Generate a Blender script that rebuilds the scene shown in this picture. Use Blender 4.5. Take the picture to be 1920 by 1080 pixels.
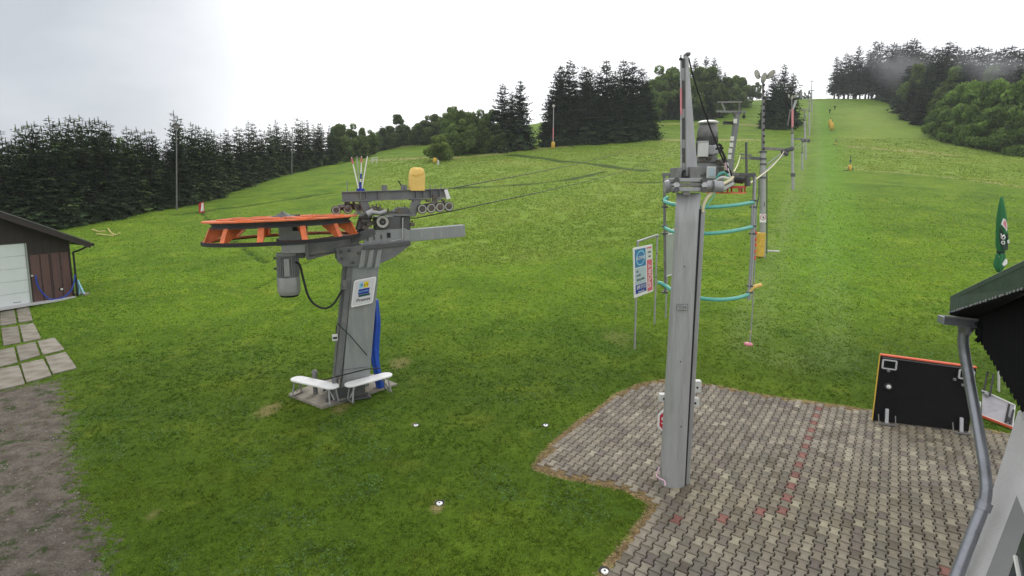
import bpy, math, random
import numpy as np
from mathutils import Vector, Matrix
R = math.radians
rng = np.random.default_rng(7)
random.seed(7)
for o in list(bpy.data.objects): bpy.data.objects.remove(o)
S = bpy.context.scene
C = S.collection

# ---------------------------------------------------------------- camera
CAM_H, PITCH, FPX, HOR = 5.6, R(7.0), 1000.0, 350.0
TP, CP, SP = math.tan(PITCH), math.cos(PITCH), math.sin(PITCH)
CYS = HOR + FPX * TP                      # row of the optical axis in the 1920x1080 frame
cd = bpy.data.cameras.new('camera'); cam = bpy.data.objects.new('camera', cd); C.objects.link(cam)
cam.location = (0, 0, CAM_H); cam.rotation_euler = (R(90) - PITCH, 0, 0)
cd.sensor_width = 36; cd.lens = 36 * FPX / 1920
cd.shift_y = -(540 - CYS) / 1920
cd.clip_start = 0.05; cd.clip_end = 4000
S.camera = cam

# ---------------------------------------------------------------- sky and sun
SUN_EL, SUN_ROT = R(38), R(15)
W = bpy.data.worlds.new('World'); S.world = W; W.use_nodes = True
nt = W.node_tree; nt.nodes.clear()
def wn(t, **k):
    n = nt.nodes.new(t)
    for a, b in k.items(): setattr(n, a, b)
    return n
out = wn('ShaderNodeOutputWorld'); bg = wn('ShaderNodeBackground'); bg.inputs[1].default_value = 0.10
sky = wn('ShaderNodeTexSky', sky_type='NISHITA', sun_disc=False, sun_elevation=SUN_EL, sun_rotation=SUN_ROT)
tc = wn('ShaderNodeTexCoord')
# a closed cloud deck: bright nearly everywhere, greyer towards the upper left and a little at the right
no = wn('ShaderNodeTexNoise'); no.inputs['Scale'].default_value = 2.6; no.inputs['Detail'].default_value = 6; no.inputs['Roughness'].default_value = .5
mp = wn('ShaderNodeMapping'); mp.inputs['Scale'].default_value = (1, 1, 2.2)
nt.links.new(tc.outputs['Generated'], mp.inputs[0]); nt.links.new(mp.outputs[0], no.inputs['Vector'])
def dirmask(v, lo, hi):
    v = Vector(v).normalized()
    d = wn('ShaderNodeVectorMath', operation='DOT_PRODUCT'); d.inputs[1].default_value = v
    nt.links.new(tc.outputs['Generated'], d.inputs[0])
    m = wn('ShaderNodeMapRange', interpolation_type='SMOOTHSTEP'); m.inputs[1].default_value = lo; m.inputs[2].default_value = hi
    nt.links.new(d.outputs['Value'], m.inputs[0]); return m.outputs[0]
def math_(op, a, b):
    n = wn('ShaderNodeMath', operation=op)
    for i, x in enumerate((a, b)):
        if isinstance(x, (int, float)): n.inputs[i].default_value = x
        else: nt.links.new(x, n.inputs[i])
    return n.outputs[0]
m1 = dirmask((-1.12, 1, .32), .89, .995)
m2 = dirmask((1.0, 1, .40), .955, 1.0)
ns = math_('MULTIPLY', math_('SUBTRACT', no.outputs['Fac'], .45), 1.3)
g = math_('ADD', math_('MULTIPLY', m1, math_('ADD', .95, ns)), math_('MULTIPLY', m2, .22))
cr = wn('ShaderNodeMix', data_type='RGBA'); cr.inputs['A'].default_value = (13.0, 13.0, 13.2, 1); cr.inputs['B'].default_value = (6.0, 6.4, 6.9, 1)
nt.links.new(g, cr.inputs['Factor'])
mx = wn('ShaderNodeMix', data_type='RGBA'); mx.inputs['Factor'].default_value = .93
nt.links.new(sky.outputs[0], mx.inputs['A']); nt.links.new(cr.outputs['Result'], mx.inputs['B'])
nt.links.new(mx.outputs['Result'], bg.inputs[0]); nt.links.new(bg.outputs[0], out.inputs[0])
sd = bpy.data.lights.new('sun', 'SUN'); sd.energy = 1.1; sd.angle = R(14); sd.color = (1, .96, .9)
sun = bpy.data.objects.new('sun', sd); C.objects.link(sun)
_d = Vector((math.sin(SUN_ROT) * math.cos(SUN_EL), math.cos(SUN_ROT) * math.cos(SUN_EL), math.sin(SUN_EL)))
sun.rotation_euler = _d.to_track_quat('Z', 'Y').to_euler(); sun.location = (10, 30, 60)
S.view_settings.view_transform = 'Standard'; S.view_settings.look = 'None'
S.view_settings.exposure = 0.0; S.view_settings.gamma = 1

# ---------------------------------------------------------------- pixel <-> world helpers (used for measuring places only)
def ray(px, py):
    x, y = (px - 960) / FPX, -(py - CYS) / FPX
    return Vector((x, CP + y * SP, -SP + y * CP))
def at(px, py, Y):
    r = ray(px, py); t = Y / r.y
    return Vector((r.x * t, Y, CAM_H + r.z * t))
def zpy(py, D):
    r = ray(960, py); return CAM_H + r.z * D / r.y

# ---------------------------------------------------------------- terrain: heights surveyed on a fan of sight lines
COLX = [-300, 0, 200, 400, 550, 700, 960, 1200, 1350, 1520, 1700, 1900, 2200]
PROF = {  # column: (distance, picture row of the ground there); flat out to 13 m
 -300: [(25, .0), (40, .6), (50, 1.4), (65, 2), (90, 3), (240, 4)],
 0:    [(25, .05), (35, .6), (50, 1.7), (65, 2.4), (90, 3.2), (240, 4)],
 200:  [(20, .0), (30, .5), (40, 1.3), (50, 2.1), (60, 3.0), (80, 3.8), (110, 4.4), (240, 5)],
 400:  [(20, .05), (30, .6), (40, 1.4), (55, 2.6), (70, 4.0), (82, 4.9), (110, 6), (240, 7)],
 550:  [(20, .1), (30, .7), (45, 1.9), (60, 3.4), (90, 6.6), (110, 8.5), (130, 9.6), (240, 11)],
 700:  [(20, .1), (30, .8), (45, 2.1), (60, 4.0), (90, 7.9), (120, 11.7), (150, 15), (200, 21.5), (240, 25), (300, 27)],
 960:  [(20, .3), (30, 1.2), (45, 2.8), (60, 4.6), (80, 7.3), (100, 10.4), (130, 15.4), (165, 21.5), (200, 27), (240, 31), (300, 34)],
 1200: [(20, .6), (30, 1.6), (45, 3.3), (60, 5.1), (80, 7.9), (100, 11.1), (130, 17.2), (165, 25), (200, 33), (240, 42), (300, 47)],
 1350: [(20, .6), (30, 1.7), (45, 3.6), (60, 5.5), (80, 8.2), (100, 11.4), (130, 17.3), (165, 24.8), (200, 34), (240, 43.5), (300, 48)],
 1520: [(20, .6), (30, 1.8), (45, 3.8), (60, 5.7), (80, 8.1), (100, 11.6), (130, 17.6), (180, 29.5), (240, 44.5), (262, 47), (300, 48)],
 1700: [(20, .6), (30, 1.7), (45, 3.6), (60, 5.5), (80, 8.4), (100, 11.8), (130, 17.6), (180, 29), (240, 44), (262, 46.5), (300, 48)],
 1900: [(20, .6), (30, 1.6), (45, 3.4), (60, 5.4), (80, 8.3), (100, 11.5), (130, 16.5), (180, 27), (240, 40), (300, 45)],
 2200: [(20, .6), (30, 1.6), (45, 3.4), (60, 5.4), (80, 8.3), (100, 11.5), (130, 16.5), (180, 27), (240, 40), (300, 45)]}
DG = np.exp(np.linspace(math.log(8), math.log(1200), 420))
tab = []
for c in COLX:
    P = [(0, 0), (13, 0)] + PROF[c] + [(500, PROF[c][-1][1] + 3), (1300, PROF[c][-1][1] + 6)]
    tab.append(np.interp(DG, [p[0] for p in P], [p[1] for p in P]))
AG = np.linspace(-3.0, 3.0, 481)
CA = [(c - 960) / FPX for c in COLX]
tab = np.array(tab)
TAB = np.array([np.interp(AG, CA, tab[:, j]) for j in range(len(DG))]).T          # [a, D]
def smooth(M, n, ax):
    k = np.hanning(2 * n + 3)[1:-1]; k /= k.sum()
    P = np.apply_along_axis(lambda v: np.convolve(np.pad(v, n, mode='edge'), k, mode='valid'), ax, M)
    return P
TAB = smooth(smooth(TAB, 9, 1), 12, 0)
TAB = np.maximum(TAB - TAB[:, :1], 0)
def terr(x, y):
    x = np.asarray(x, float); y = np.asarray(y, float)
    D = np.clip(y, 8, 1199); a = np.clip(x / D, -2.99, 2.99)
    fi = (a + 3) / 6 * 480; fj = (np.log(D) - math.log(8)) / (math.log(1200) - math.log(8)) * 419
    i = np.clip(fi.astype(int), 0, 479); j = np.clip(fj.astype(int), 0, 418); u = fi - i; v = fj - j
    z = TAB[i, j] * (1 - u) * (1 - v) + TAB[i + 1, j] * u * (1 - v) + TAB[i, j + 1] * (1 - u) * v + TAB[i + 1, j + 1] * u * v
    amp = np.clip((D - 17) / 60, 0, 1) * .14
    z = z + amp * (np.sin(x * .31 + 1.3 * np.sin(y * .11)) * np.sin(y * .23 + 1.1) + .6 * np.sin(x * .77 + y * .41) * np.sin(y * .59 - x * .2))
    return z
def gz(x, y): return float(terr(x, y))
def ground(px, py):
    """where the sight line through a picture point meets the terrain"""
    r = ray(px, py); r = r / r.y
    ys = np.exp(np.linspace(math.log(3.5), math.log(600), 2500))
    f = CAM_H + r.z * ys - terr(r.x * ys, ys)
    k = np.argmax(f <= 0)
    if f[k] > 0: k = len(ys) - 1
    a, b = ys[max(k - 1, 0)], ys[k]
    for _ in range(18):
        m = (a + b) / 2
        if CAM_H + r.z * m - gz(r.x * m, m) > 0: a = m
        else: b = m
    return Vector((r.x * b, b, gz(r.x * b, b)))
def onground(px, Y):
    """ground point at distance Y whose picture column is px"""
    z = 0
    for _ in range(6):
        dep = Y * CP - (z - CAM_H) * SP; x = (px - 960) / FPX * dep; z = gz(x, Y)
    return Vector((x, Y, z))

# ---------------------------------------------------------------- object helpers
def tag(o, label=None, cat=None, group=None, kind=None):
    if label: o['label'] = label
    if cat: o['category'] = cat
    if group: o['group'] = group
    if kind: o['kind'] = kind
    return o
def empty(name, loc, label, cat, group=None, rz=0):
    o = bpy.data.objects.new(name, None); C.objects.link(o); o.location = loc; o.rotation_euler = (0, 0, rz)
    o.empty_display_size = .2
    return tag(o, label, cat, group)
class MB:
    def __init__(s, frame=None): s.v = []; s.f = []; s.sm = []; s.o = frame
    def add(s, vs, fs, smooth=False):
        n = len(s.v); s.v += [tuple(v) for v in vs]; s.f += [tuple(i + n for i in f) for f in fs]; s.sm += [smooth] * len(fs); return s
    def box(s, c, d, rot=None):
        c = Vector(c); h = [x / 2 for x in d]; vs = []
        for z in (-1, 1):
            for y in (-1, 1):
                for x in (-1, 1):
                    p = Vector((x * h[0], y * h[1], z * h[2]))
                    if rot is not None: p = rot @ p
                    vs.append(c + p)
        return s.add(vs, [(0, 2, 3, 1), (4, 5, 7, 6), (0, 1, 5, 4), (2, 6, 7, 3), (0, 4, 6, 2), (1, 3, 7, 5)])
    def beam(s, a, b, w, h, up=(0, 0, 1)):
        a, b = Vector(a), Vector(b); d = b - a; L = d.length; d.normalize(); up = Vector(up)
        if abs(d.dot(up)) > .98: up = Vector((0, 1, 0))
        x = d.cross(up).normalized(); z = x.cross(d)
        M = Matrix((x, d, z)).transposed()
        return s.box((a + b) / 2, (w, L, h), M)
    def ibeam(s, a, b, w, h, t=.012):
        a, b = Vector(a), Vector(b); d = (b - a).normalized(); x = d.cross(Vector((0, 0, 1))).normalized(); z = x.cross(d)
        s.beam(a + z * (h - t) / 2, b + z * (h - t) / 2, w, t); s.beam(a - z * (h - t) / 2, b - z * (h - t) / 2, w, t)
        return s.beam(a, b, t, h - 2 * t - .002)
    def tube(s, pts, r, n=10, cap=True):
        pts = [Vector(p) for p in pts]; rr = r if isinstance(r, (list, tuple)) else [r] * len(pts)
        base = len(s.v); vs = []; prev = None
        for i, p in enumerate(pts):
            t = ((pts[i + 1] if i < len(pts) - 1 else p) - (pts[i - 1] if i else p)).normalized()
            if prev is None:
                u = Vector((0, 0, 1)) if abs(t.z) < .9 else Vector((1, 0, 0)); x = t.cross(u).normalized()
            else:
                x = (prev - t * prev.dot(t)).normalized()
            prev = x; y = t.cross(x)
            for k in range(n):
                a = 2 * math.pi * k / n; vs.append(p + (x * math.cos(a) + y * math.sin(a)) * rr[i])
        fs = [(i * n + k, i * n + (k + 1) % n, (i + 1) * n + (k + 1) % n, (i + 1) * n + k) for i in range(len(pts) - 1) for k in range(n)]
        s.add(vs, fs, True)
        if cap:
            m = len(pts); s.add(vs[:n], [tuple(range(n))[::-1]]); s.add(vs[(m - 1) * n:], [tuple(range(n))])
        return s
    def cyl(s, a, b, r, n=16, r2=None): return s.tube([a, b], [r, r if r2 is None else r2], n)
    def lathe(s, c, prof, n=24, axis=(0, 0, 1), smooth=True):
        c = Vector(c); ax = Vector(axis).normalized(); u = Vector((1, 0, 0)) if abs(ax.x) < .9 else Vector((0, 1, 0))
        x = ax.cross(u).normalized(); y = ax.cross(x); vs = []; m = len(prof)
        for (r, h) in prof:
            for k in range(n):
                a = 2 * math.pi * k / n; vs.append(c + ax * h + (x * math.cos(a) + y * math.sin(a)) * r)
        fs = [(i * n + k, i * n + (k + 1) % n, (i + 1) * n + (k + 1) % n, (i + 1) * n + k) for i in range(m - 1) for k in range(n)]
        s.add(vs, fs, smooth)
        if prof[0] != prof[-1]:
            if prof[0][0] > 1e-4: s.add(vs[:n], [tuple(range(n))[::-1]])
            if prof[-1][0] > 1e-4: s.add(vs[(m - 1) * n:], [tuple(range(n))])
        return s
    def prism(s, pts, off):
        """closed polygon of 3D points pushed through by the vector off"""
        pts = [Vector(p) for p in pts]; n = len(pts); off = Vector(off)
        vs = pts + [p + off for p in pts]
        return s.add(vs, [tuple(range(n)), tuple(range(n, 2 * n))[::-1]] + [(i, (i + 1) % n, n + (i + 1) % n, n + i)[::-1] for i in range(n)])
    def build(s, name, mat, parent=None, bevel=0, label=None, loc=None, seg=2):
        me = bpy.data.meshes.new(name)
        vs = s.v
        if loc is not None: vs = [Vector(v) - Vector(loc) for v in vs]
        me.from_pydata([tuple(v) for v in vs], [], s.f); me.materials.append(mat)
        me.polygons.foreach_set('use_smooth', s.sm)
        import bmesh
        b = bmesh.new(); b.from_mesh(me); bmesh.ops.recalc_face_normals(b, faces=b.faces[:]); b.to_mesh(me); b.free()
        o = bpy.data.objects.new(name, me); C.objects.link(o)
        if parent is not None: o.parent = parent
        if loc is not None: o.location = loc
        if bevel:
            m = o.modifiers.new('bevel', 'BEVEL'); m.width = bevel; m.segments = seg; m.limit_method = 'ANGLE'; m.angle_limit = R(50)
        if label: o['label'] = label
        return o
class Frame:
    """a thing's own axes; L() measures a picture point on the plane y=yl of those axes"""
    def __init__(s, loc, rz=0): s.loc = Vector(loc); s.rz = rz; s.M = Matrix.Rotation(-rz, 3, 'Z')
    def L(s, px, py, yl=0.0):
        o = s.M @ (Vector((0, 0, CAM_H)) - s.loc); d = s.M @ ray(px, py); t = (yl - o.y) / d.y
        return o + d * t
    def poly(s, pts, yl=0.0): return [s.L(x, y, yl) for x, y in pts]
def obj_copy_tree(o, parent=None):
    c = o.copy(); C.objects.link(c); c.parent = parent
    for ch in o.children: obj_copy_tree(ch, c)
    return c
def text_mesh(body, size, M, mat, name, parent, align='CENTER', ext=.002, sx=1):
    cu = bpy.data.curves.new('t', 'FONT'); cu.body = body; cu.size = size; cu.align_x = align; cu.align_y = 'CENTER'; cu.extrude = ext
    t = bpy.data.objects.new('t', cu); C.objects.link(t)
    dg = bpy.context.evaluated_depsgraph_get(); me = bpy.data.meshes.new_from_object(t.evaluated_get(dg))
    bpy.data.objects.remove(t); me.name = name
    me.transform(M @ Matrix.Diagonal((sx, 1, 1, 1))); me.materials.clear(); me.materials.append(mat)
    o = bpy.data.objects.new(name, me); C.objects.link(o); o.parent = parent; return o

# ---------------------------------------------------------------- materials
def mat(name, col, rough=.6, metal=0, var=.15, scale=6, bump=0, bscale=40, col2=None, c2amt=.5, c2scale=3, spec=.5, stretch=None, obj_var=0):
    m = bpy.data.materials.new(name); m.use_nodes = True; t = m.node_tree; N = t.nodes; Lk = t.links
    b = N['Principled BSDF']; b.inputs['Roughness'].default_value = rough; b.inputs['Metallic'].default_value = metal
    b.inputs['Specular IOR Level'].default_value = spec
    tc = N.new('ShaderNodeTexCoord'); src = tc.outputs['Object']
    if stretch:
        mp = N.new('ShaderNodeMapping'); mp.inputs['Scale'].default_value = stretch; Lk.new(src, mp.inputs[0]); src = mp.outputs[0]
    n = N.new('ShaderNodeTexNoise'); n.inputs['Scale'].default_value = scale; n.inputs['Detail'].default_value = 6; n.inputs['Roughness'].default_value = .65
    Lk.new(src, n.inputs['Vector'])
    r = N.new('ShaderNodeMapRange'); r.inputs[1].default_value = .25; r.inputs[2].default_value = .75
    r.inputs[3].default_value = 1 - var; r.inputs[4].default_value = 1 + var; Lk.new(n.outputs['Fac'], r.inputs[0])
    mul = N.new('ShaderNodeVectorMath'); mul.operation = 'SCALE'; Lk.new(r.outputs[0], mul.inputs['Scale'])
    if col2:
        n2 = N.new('ShaderNodeTexNoise'); n2.inputs['Scale'].default_value = c2scale; n2.inputs['Detail'].default_value = 8; n2.inputs['Roughness'].default_value = .7
        Lk.new(src, n2.inputs['Vector'])
        r2 = N.new('ShaderNodeMapRange'); r2.inputs[1].default_value = 1 - c2amt - .12; r2.inputs[2].default_value = 1 - c2amt + .12
        Lk.new(n2.outputs['Fac'], r2.inputs[0])
        mx = N.new('ShaderNodeMix'); mx.data_type = 'RGBA'; mx.inputs['A'].default_value = (*col, 1); mx.inputs['B'].default_value = (*col2, 1)
        Lk.new(r2.outputs[0], mx.inputs['Factor']); Lk.new(mx.outputs['Result'], mul.inputs[0])
    else: mul.inputs[0].default_value = col
    last = mul.outputs[0]
    if obj_var:
        oi = N.new('ShaderNodeObjectInfo'); r3 = N.new('ShaderNodeMapRange'); r3.inputs[3].default_value = 1 - obj_var; r3.inputs[4].default_value = 1 + obj_var
        Lk.new(oi.outputs['Random'], r3.inputs[0]); m2 = N.new('ShaderNodeVectorMath'); m2.operation = 'SCALE'
        Lk.new(last, m2.inputs[0]); Lk.new(r3.outputs[0], m2.inputs['Scale']); last = m2.outputs[0]
    Lk.new(last, b.inputs['Base Color'])
    if bump:
        nb = N.new('ShaderNodeTexNoise'); nb.inputs['Scale'].default_value = bscale; nb.inputs['Detail'].default_value = 5; Lk.new(tc.outputs['Object'], nb.inputs['Vector'])
        bp = N.new('ShaderNodeBump'); bp.inputs['Strength'].default_value = bump; bp.inputs['Distance'].default_value = .01
        Lk.new(nb.outputs['Fac'], bp.inputs['Height']); Lk.new(bp.outputs[0], b.inputs['Normal'])
    return m
M = dict(
 gpaint=mat('grey_paint', (.150, .156, .160), .5, .15, .2, 3, .15, 30, col2=(.20, .185, .155), c2amt=.4),
 gpaintd=mat('dark_grey_paint', (.088, .091, .093), .55, .2, .25, 4, .15, 30, col2=(.12, .10, .08), c2amt=.36),
 gpaintl=mat('light_grey_paint', (.245, .262, .262), .45, .15, .12, 2, .1, 30, col2=(.31, .305, .28), c2amt=.4, stretch=(3, 3, .6)),
 galv=mat('galvanised_steel', (.33, .335, .345), .48, .35, .16, 5, .1, 60, col2=(.36, .36, .35), c2amt=.45, c2scale=6, stretch=(3, 3, .5)),
 galvm=mat('weathered_mast_steel', (.36, .365, .365), .55, .15, .12, 5, .12, 60, col2=(.27, .27, .262), c2amt=.42, c2scale=2.4, stretch=(5, 5, .35)),
 galvd=mat('dull_galvanised_steel', (.19, .19, .185), .55, .3, .25, 8, .15, 50, col2=(.13, .11, .09), c2amt=.4, c2scale=7),
 steel=mat('bright_steel', (.42, .42, .43), .3, .7, .15, 8),
 orange=mat('orange_paint', (.74, .17, .045), .5, 0, .2, 5, .12, 40, col2=(.36, .085, .04), c2amt=.42),
 black=mat('black_rubber', (.012, .012, .013), .75, 0, .2, 8),
 cable=mat('steel_rope', (.035, .035, .035), .6, .4, .2, 20),
 cast=mat('grimy_cast_metal', (.085, .08, .072), .6, .3, .4, 14, .4, 50, col2=(.16, .12, .08), c2amt=.45, c2scale=12),
 fins=mat('motor_grey', (.30, .305, .31), .5, .1, .15, 8),
 alu=mat('aluminium_cowl', (.38, .38, .38), .42, .45, .12, 6),
 wheelrim=mat('pale_tyre_face', (.36, .35, .31), .6, 0, .2, 16),
 white=mat('white_paint', (.78, .78, .77), .4, 0, .05, 4, col2=(.62, .60, .55), c2amt=.33),
 offwhite=mat('off_white_plastic', (.60, .60, .57), .5, 0, .08, 4),
 panel=mat('sign_backing', (.60, .59, .61), .45, 0, .04, 3),
 blue=mat('blue_tarpaulin', (.012, .07, .42), .45, 0, .3, 7, .5, 14),
 navy=mat('navy_ink', (.008, .02, .26), .5, 0, .05), signblue=mat('blue_ink', (.02, .16, .36), .5, 0, .05), skyblue=mat('pale_blue_ink', (.26, .55, .72), .5, 0, .05),
 palegrey=mat('pale_grey_ink', (.40, .50, .54), .5, 0, .05), pink=mat('pink_ink', (.62, .10, .16), .5, 0, .1, 8), yellowi=mat('yellow_ink', (.75, .55, .01), .5, 0, .05),
 tealink=mat('teal_ink', (.0, .07, .06), .5, 0, .05), ink=mat('black_ink', (.015, .015, .02), .5, 0, .05), redi=mat('red_ink', (.48, .01, .03), .45, 0, .08),
 yellow=mat('yellow_pad_vinyl', (.66, .42, .06), .55, 0, .18, 5, .5, 12, col2=(.5, .29, .03), c2amt=.42), paleyellow=mat('pale_yellow_vinyl', (.74, .50, .13), .5, 0, .12, 6, .4, 9),
 turq=mat('turquoise_hose', (.10, .42, .34), .35, 0, .1, 5), ylhose=mat('cream_cable', (.62, .56, .36), .5, 0, .12, 8), pinkc=mat('pink_cable', (.55, .36, .42), .5, 0, .1),
 greenbrd=mat('grey_green_board', (.30, .34, .29), .6, 0, .08, 3), redp=mat('red_paint', (.42, .03, .02), .5, 0, .2), orangeline=mat('orange_edge', (.72, .13, .06), .5, 0, .1),
 concrete=mat('concrete', (.30, .275, .23), .9, 0, .28, 3, .5, 30, col2=(.19, .165, .12), c2amt=.47, c2scale=2.2),
 slab=mat('worn_concrete_slab', (.29, .27, .225), .9, 0, .3, 5, .6, 40, col2=(.15, .125, .095), c2amt=.49, c2scale=2.5, obj_var=.16),
 brownwall=mat('dark_brown_boards', (.030, .021, .019), .7, 0, .15, 3, stretch=(6, 6, .4)), brownsteel=mat('brown_painted_door', (.135, .066, .058), .6, 0, .14, 3, stretch=(5, 5, .4), col2=(.07, .042, .04), c2amt=.45),
 roofdark=mat('dark_sheet_roof', (.045, .045, .048), .5, .2, .2, 3), garwhite=mat('garage_door_white', (.66, .70, .70), .4, 0, .04, 2), paleconc=mat('pale_sill', (.5, .5, .5), .7, 0, .1, 4),
 greenroof=mat('mossy_green_sheet', (.035, .062, .045), .6, .1, .25, 5, .3, 30, col2=(.06, .08, .055), c2amt=.42), blackwood=mat('black_boards', (.008, .008, .009), .9, 0, .3, 4, stretch=(8, 8, .5), spec=.12),
 render=mat('white_render', (.50, .50, .50), .9, 0, .06, 3, .8, 160), trim=mat('grey_trim', (.20, .20, .205), .8, 0, .06, 4, .4, 140), glass=mat('window_glass', (.03, .035, .04), .08, 0, .1, 2),
 dpipe=mat('downpipe_zinc', (.27, .28, .31), .32, .6, .14, 3, col2=(.11, .115, .125), c2amt=.4), board=mat('black_board', (.008, .008, .008), .85, 0, .3, 3, .1, 20, spec=.12),
 tablegrey=mat('grey_board_face', (.33, .32, .34), .6, 0, .06, 2, col2=(.25, .24, .25), c2amt=.35), umbg=mat('green_umbrella_cloth', (.018, .155, .048), .7, 0, .2, 6), umbd=mat('dark_print', (.012, .03, .022), .7, 0, .15),
 straw=mat('dry_straw', (.46, .35, .18), .9, 0, .4, 9, obj_var=0), rope=mat('yellow_rope', (.6, .5, .22), .7, 0, .3, 6), bark=mat('bark', (.07, .052, .04), .9, 0, .3, 8, .5, 20),
 bluehose=mat('blue_hose', (.02, .06, .38), .4, 0, .15, 9), cyanp=mat('pale_blue_paint', (.25, .50, .62), .5, 0, .1), lampglass=mat('floodlight_glass', (.42, .40, .36), .25, 0, .2, 8), pole=mat('pole_grey', (.34, .34, .34), .5, .25, .15, 3),
 stripe=mat('pink_marker_band', (.62, .22, .25), .5, 0, .1), snowred=mat('red_mat', (.50, .02, .02), .6, 0, .2),
)

# ---------------------------------------------------------------- ground zones, traced as polylines on the terrain
def gpoly(pts): return np.array([tuple(ground(x, y))[:2] for x, y in pts])
def seg_dist(X, Y, P, closed=False):
    d = np.full(X.shape, 1e9); n = len(P)
    for i in range(n if closed else n - 1):
        a, b = P[i], P[(i + 1) % n]; ab = b - a; L2 = max((ab ** 2).sum(), 1e-9)
        t = np.clip(((X - a[0]) * ab[0] + (Y - a[1]) * ab[1]) / L2, 0, 1)
        d = np.minimum(d, np.hypot(X - a[0] - t * ab[0], Y - a[1] - t * ab[1]))
    return d
def inside(X, Y, P):
    r = np.zeros(X.shape, bool); n = len(P); j = n - 1
    for i in range(n):
        xi, yi = P[i]; xj, yj = P[j]
        c = ((yi > Y) != (yj > Y)) & (X < (xj - xi) * (Y - yi) / (yj - yi + 1e-12) + xi)
        r ^= c; j = i
    return r
def vnoise(X, Y, s, seed=0):
    X = X / s + seed * 17.3; Y = Y / s - seed * 9.1
    xi = np.floor(X); yi = np.floor(Y); u = X - xi; v = Y - yi; u = u * u * (3 - 2 * u); v = v * v * (3 - 2 * v)
    def h(a, b):
        q = np.sin(a * 127.1 + b * 311.7 + seed * 74.7) * 43758.5453; return q - np.floor(q)
    return (h(xi, yi) * (1 - u) + h(xi + 1, yi) * u) * (1 - v) + (h(xi, yi + 1) * (1 - u) + h(xi + 1, yi + 1) * u) * v
def fbm(X, Y, s, seed=0): return (vnoise(X, Y, s, seed) + .5 * vnoise(X, Y, s / 2.1, seed + 1) + .25 * vnoise(X, Y, s / 4.3, seed + 2)) / 1.75
def soft(d, w): return np.clip(1 - d / w, 0, 1)

PATIO = np.vstack([gpoly([(1012, 876), (1045, 833), (1090, 797), (1160, 745), (1205, 725), (1250, 716), (1330, 724), (1440, 746), (1540, 760), (1640, 774), (1800, 800), (1900, 818), (1990, 836)]),
                   [(14.5, 11.0), (14.5, 2.5), (1.0, 2.5), (1.2, 6.2)], gpoly([(1142, 1079), (1185, 1022), (1222, 976), (1238, 946), (1185, 915), (1100, 898)])])
GRAVEL = np.vstack([gpoly([(-20, 736), (112, 712), (128, 800), (150, 900), (178, 1000), (205, 1079)]), [(-5.0, 5.6), (-4.6, 3.0), (-14, 3.0), (-16, 8)]])
SHADYBANK = gpoly([(150, 470), (200, 440), (260, 440), (230, 500), (170, 555), (150, 540)])
MEADOW_L = gpoly([(700, 296), (700, 360), (480, 470), (700, 478), (760, 480), (900, 492), (1180, 462), (1280, 400), (1300, 335), (1420, 330), (1420, 266), (1280, 264), (850, 296)])
MEADOW_R = gpoly([(1576, 205), (1600, 320), (1760, 330), (1990, 358), (1990, 300), (1700, 240), (1660, 200)])
LIFTLINE = gpoly([(1478, 650), (1500, 480), (1512, 380), (1522, 300), (1526, 230), (1526, 190)])
BRIGHT = gpoly([(1545, 640), (1560, 400), (1556, 300), (1548, 240), (1540, 192)])
TRACKS = [(gpoly([(955, 290), (1040, 300), (1130, 309), (1210, 319)]), 1.1), (gpoly([(860, 352), (960, 347), (1010, 343), (1070, 336), (1105, 328), (1130, 322)]), .8),
          (gpoly([(330, 402), (440, 388), (560, 371), (620, 362)]), .45), (gpoly([(375, 395), (440, 455), (500, 492)]), .16),
          (gpoly([(480, 540), (560, 500), (610, 470)]), .1), (gpoly([(1180, 342), (1280, 341)]), .7)]
PALE = [(gpoly([(1580, 313), (1660, 322), (1780, 333), (1990, 360)]), .35), (gpoly([(850, 296), (960, 284), (1040, 276), (1150, 267), (1280, 263), (1420, 262)]), 1.1),
        (gpoly([(1215, 233), (1400, 234), (1470, 236)]), 1.2), (gpoly([(690, 302), (760, 298), (815, 294)]), 1.4), (gpoly([(700, 285), (740, 277), (790, 271)]), 1.6), (gpoly([(1600, 275), (1700, 282), (1780, 290)]), 1.2)]
BARE = [((1160, 634), 1.0, .5), ((505, 768), .35, .8), ((750, 682), .55, .7), ((775, 796), .10, .8), ((1020, 797), .08, .7), ((820, 950), .16, 1.0), ((285, 968), .25, .7), ((640, 765), .35, .7), ((1430, 470), .9, .45), ((350, 640), .6, .25)]

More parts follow.
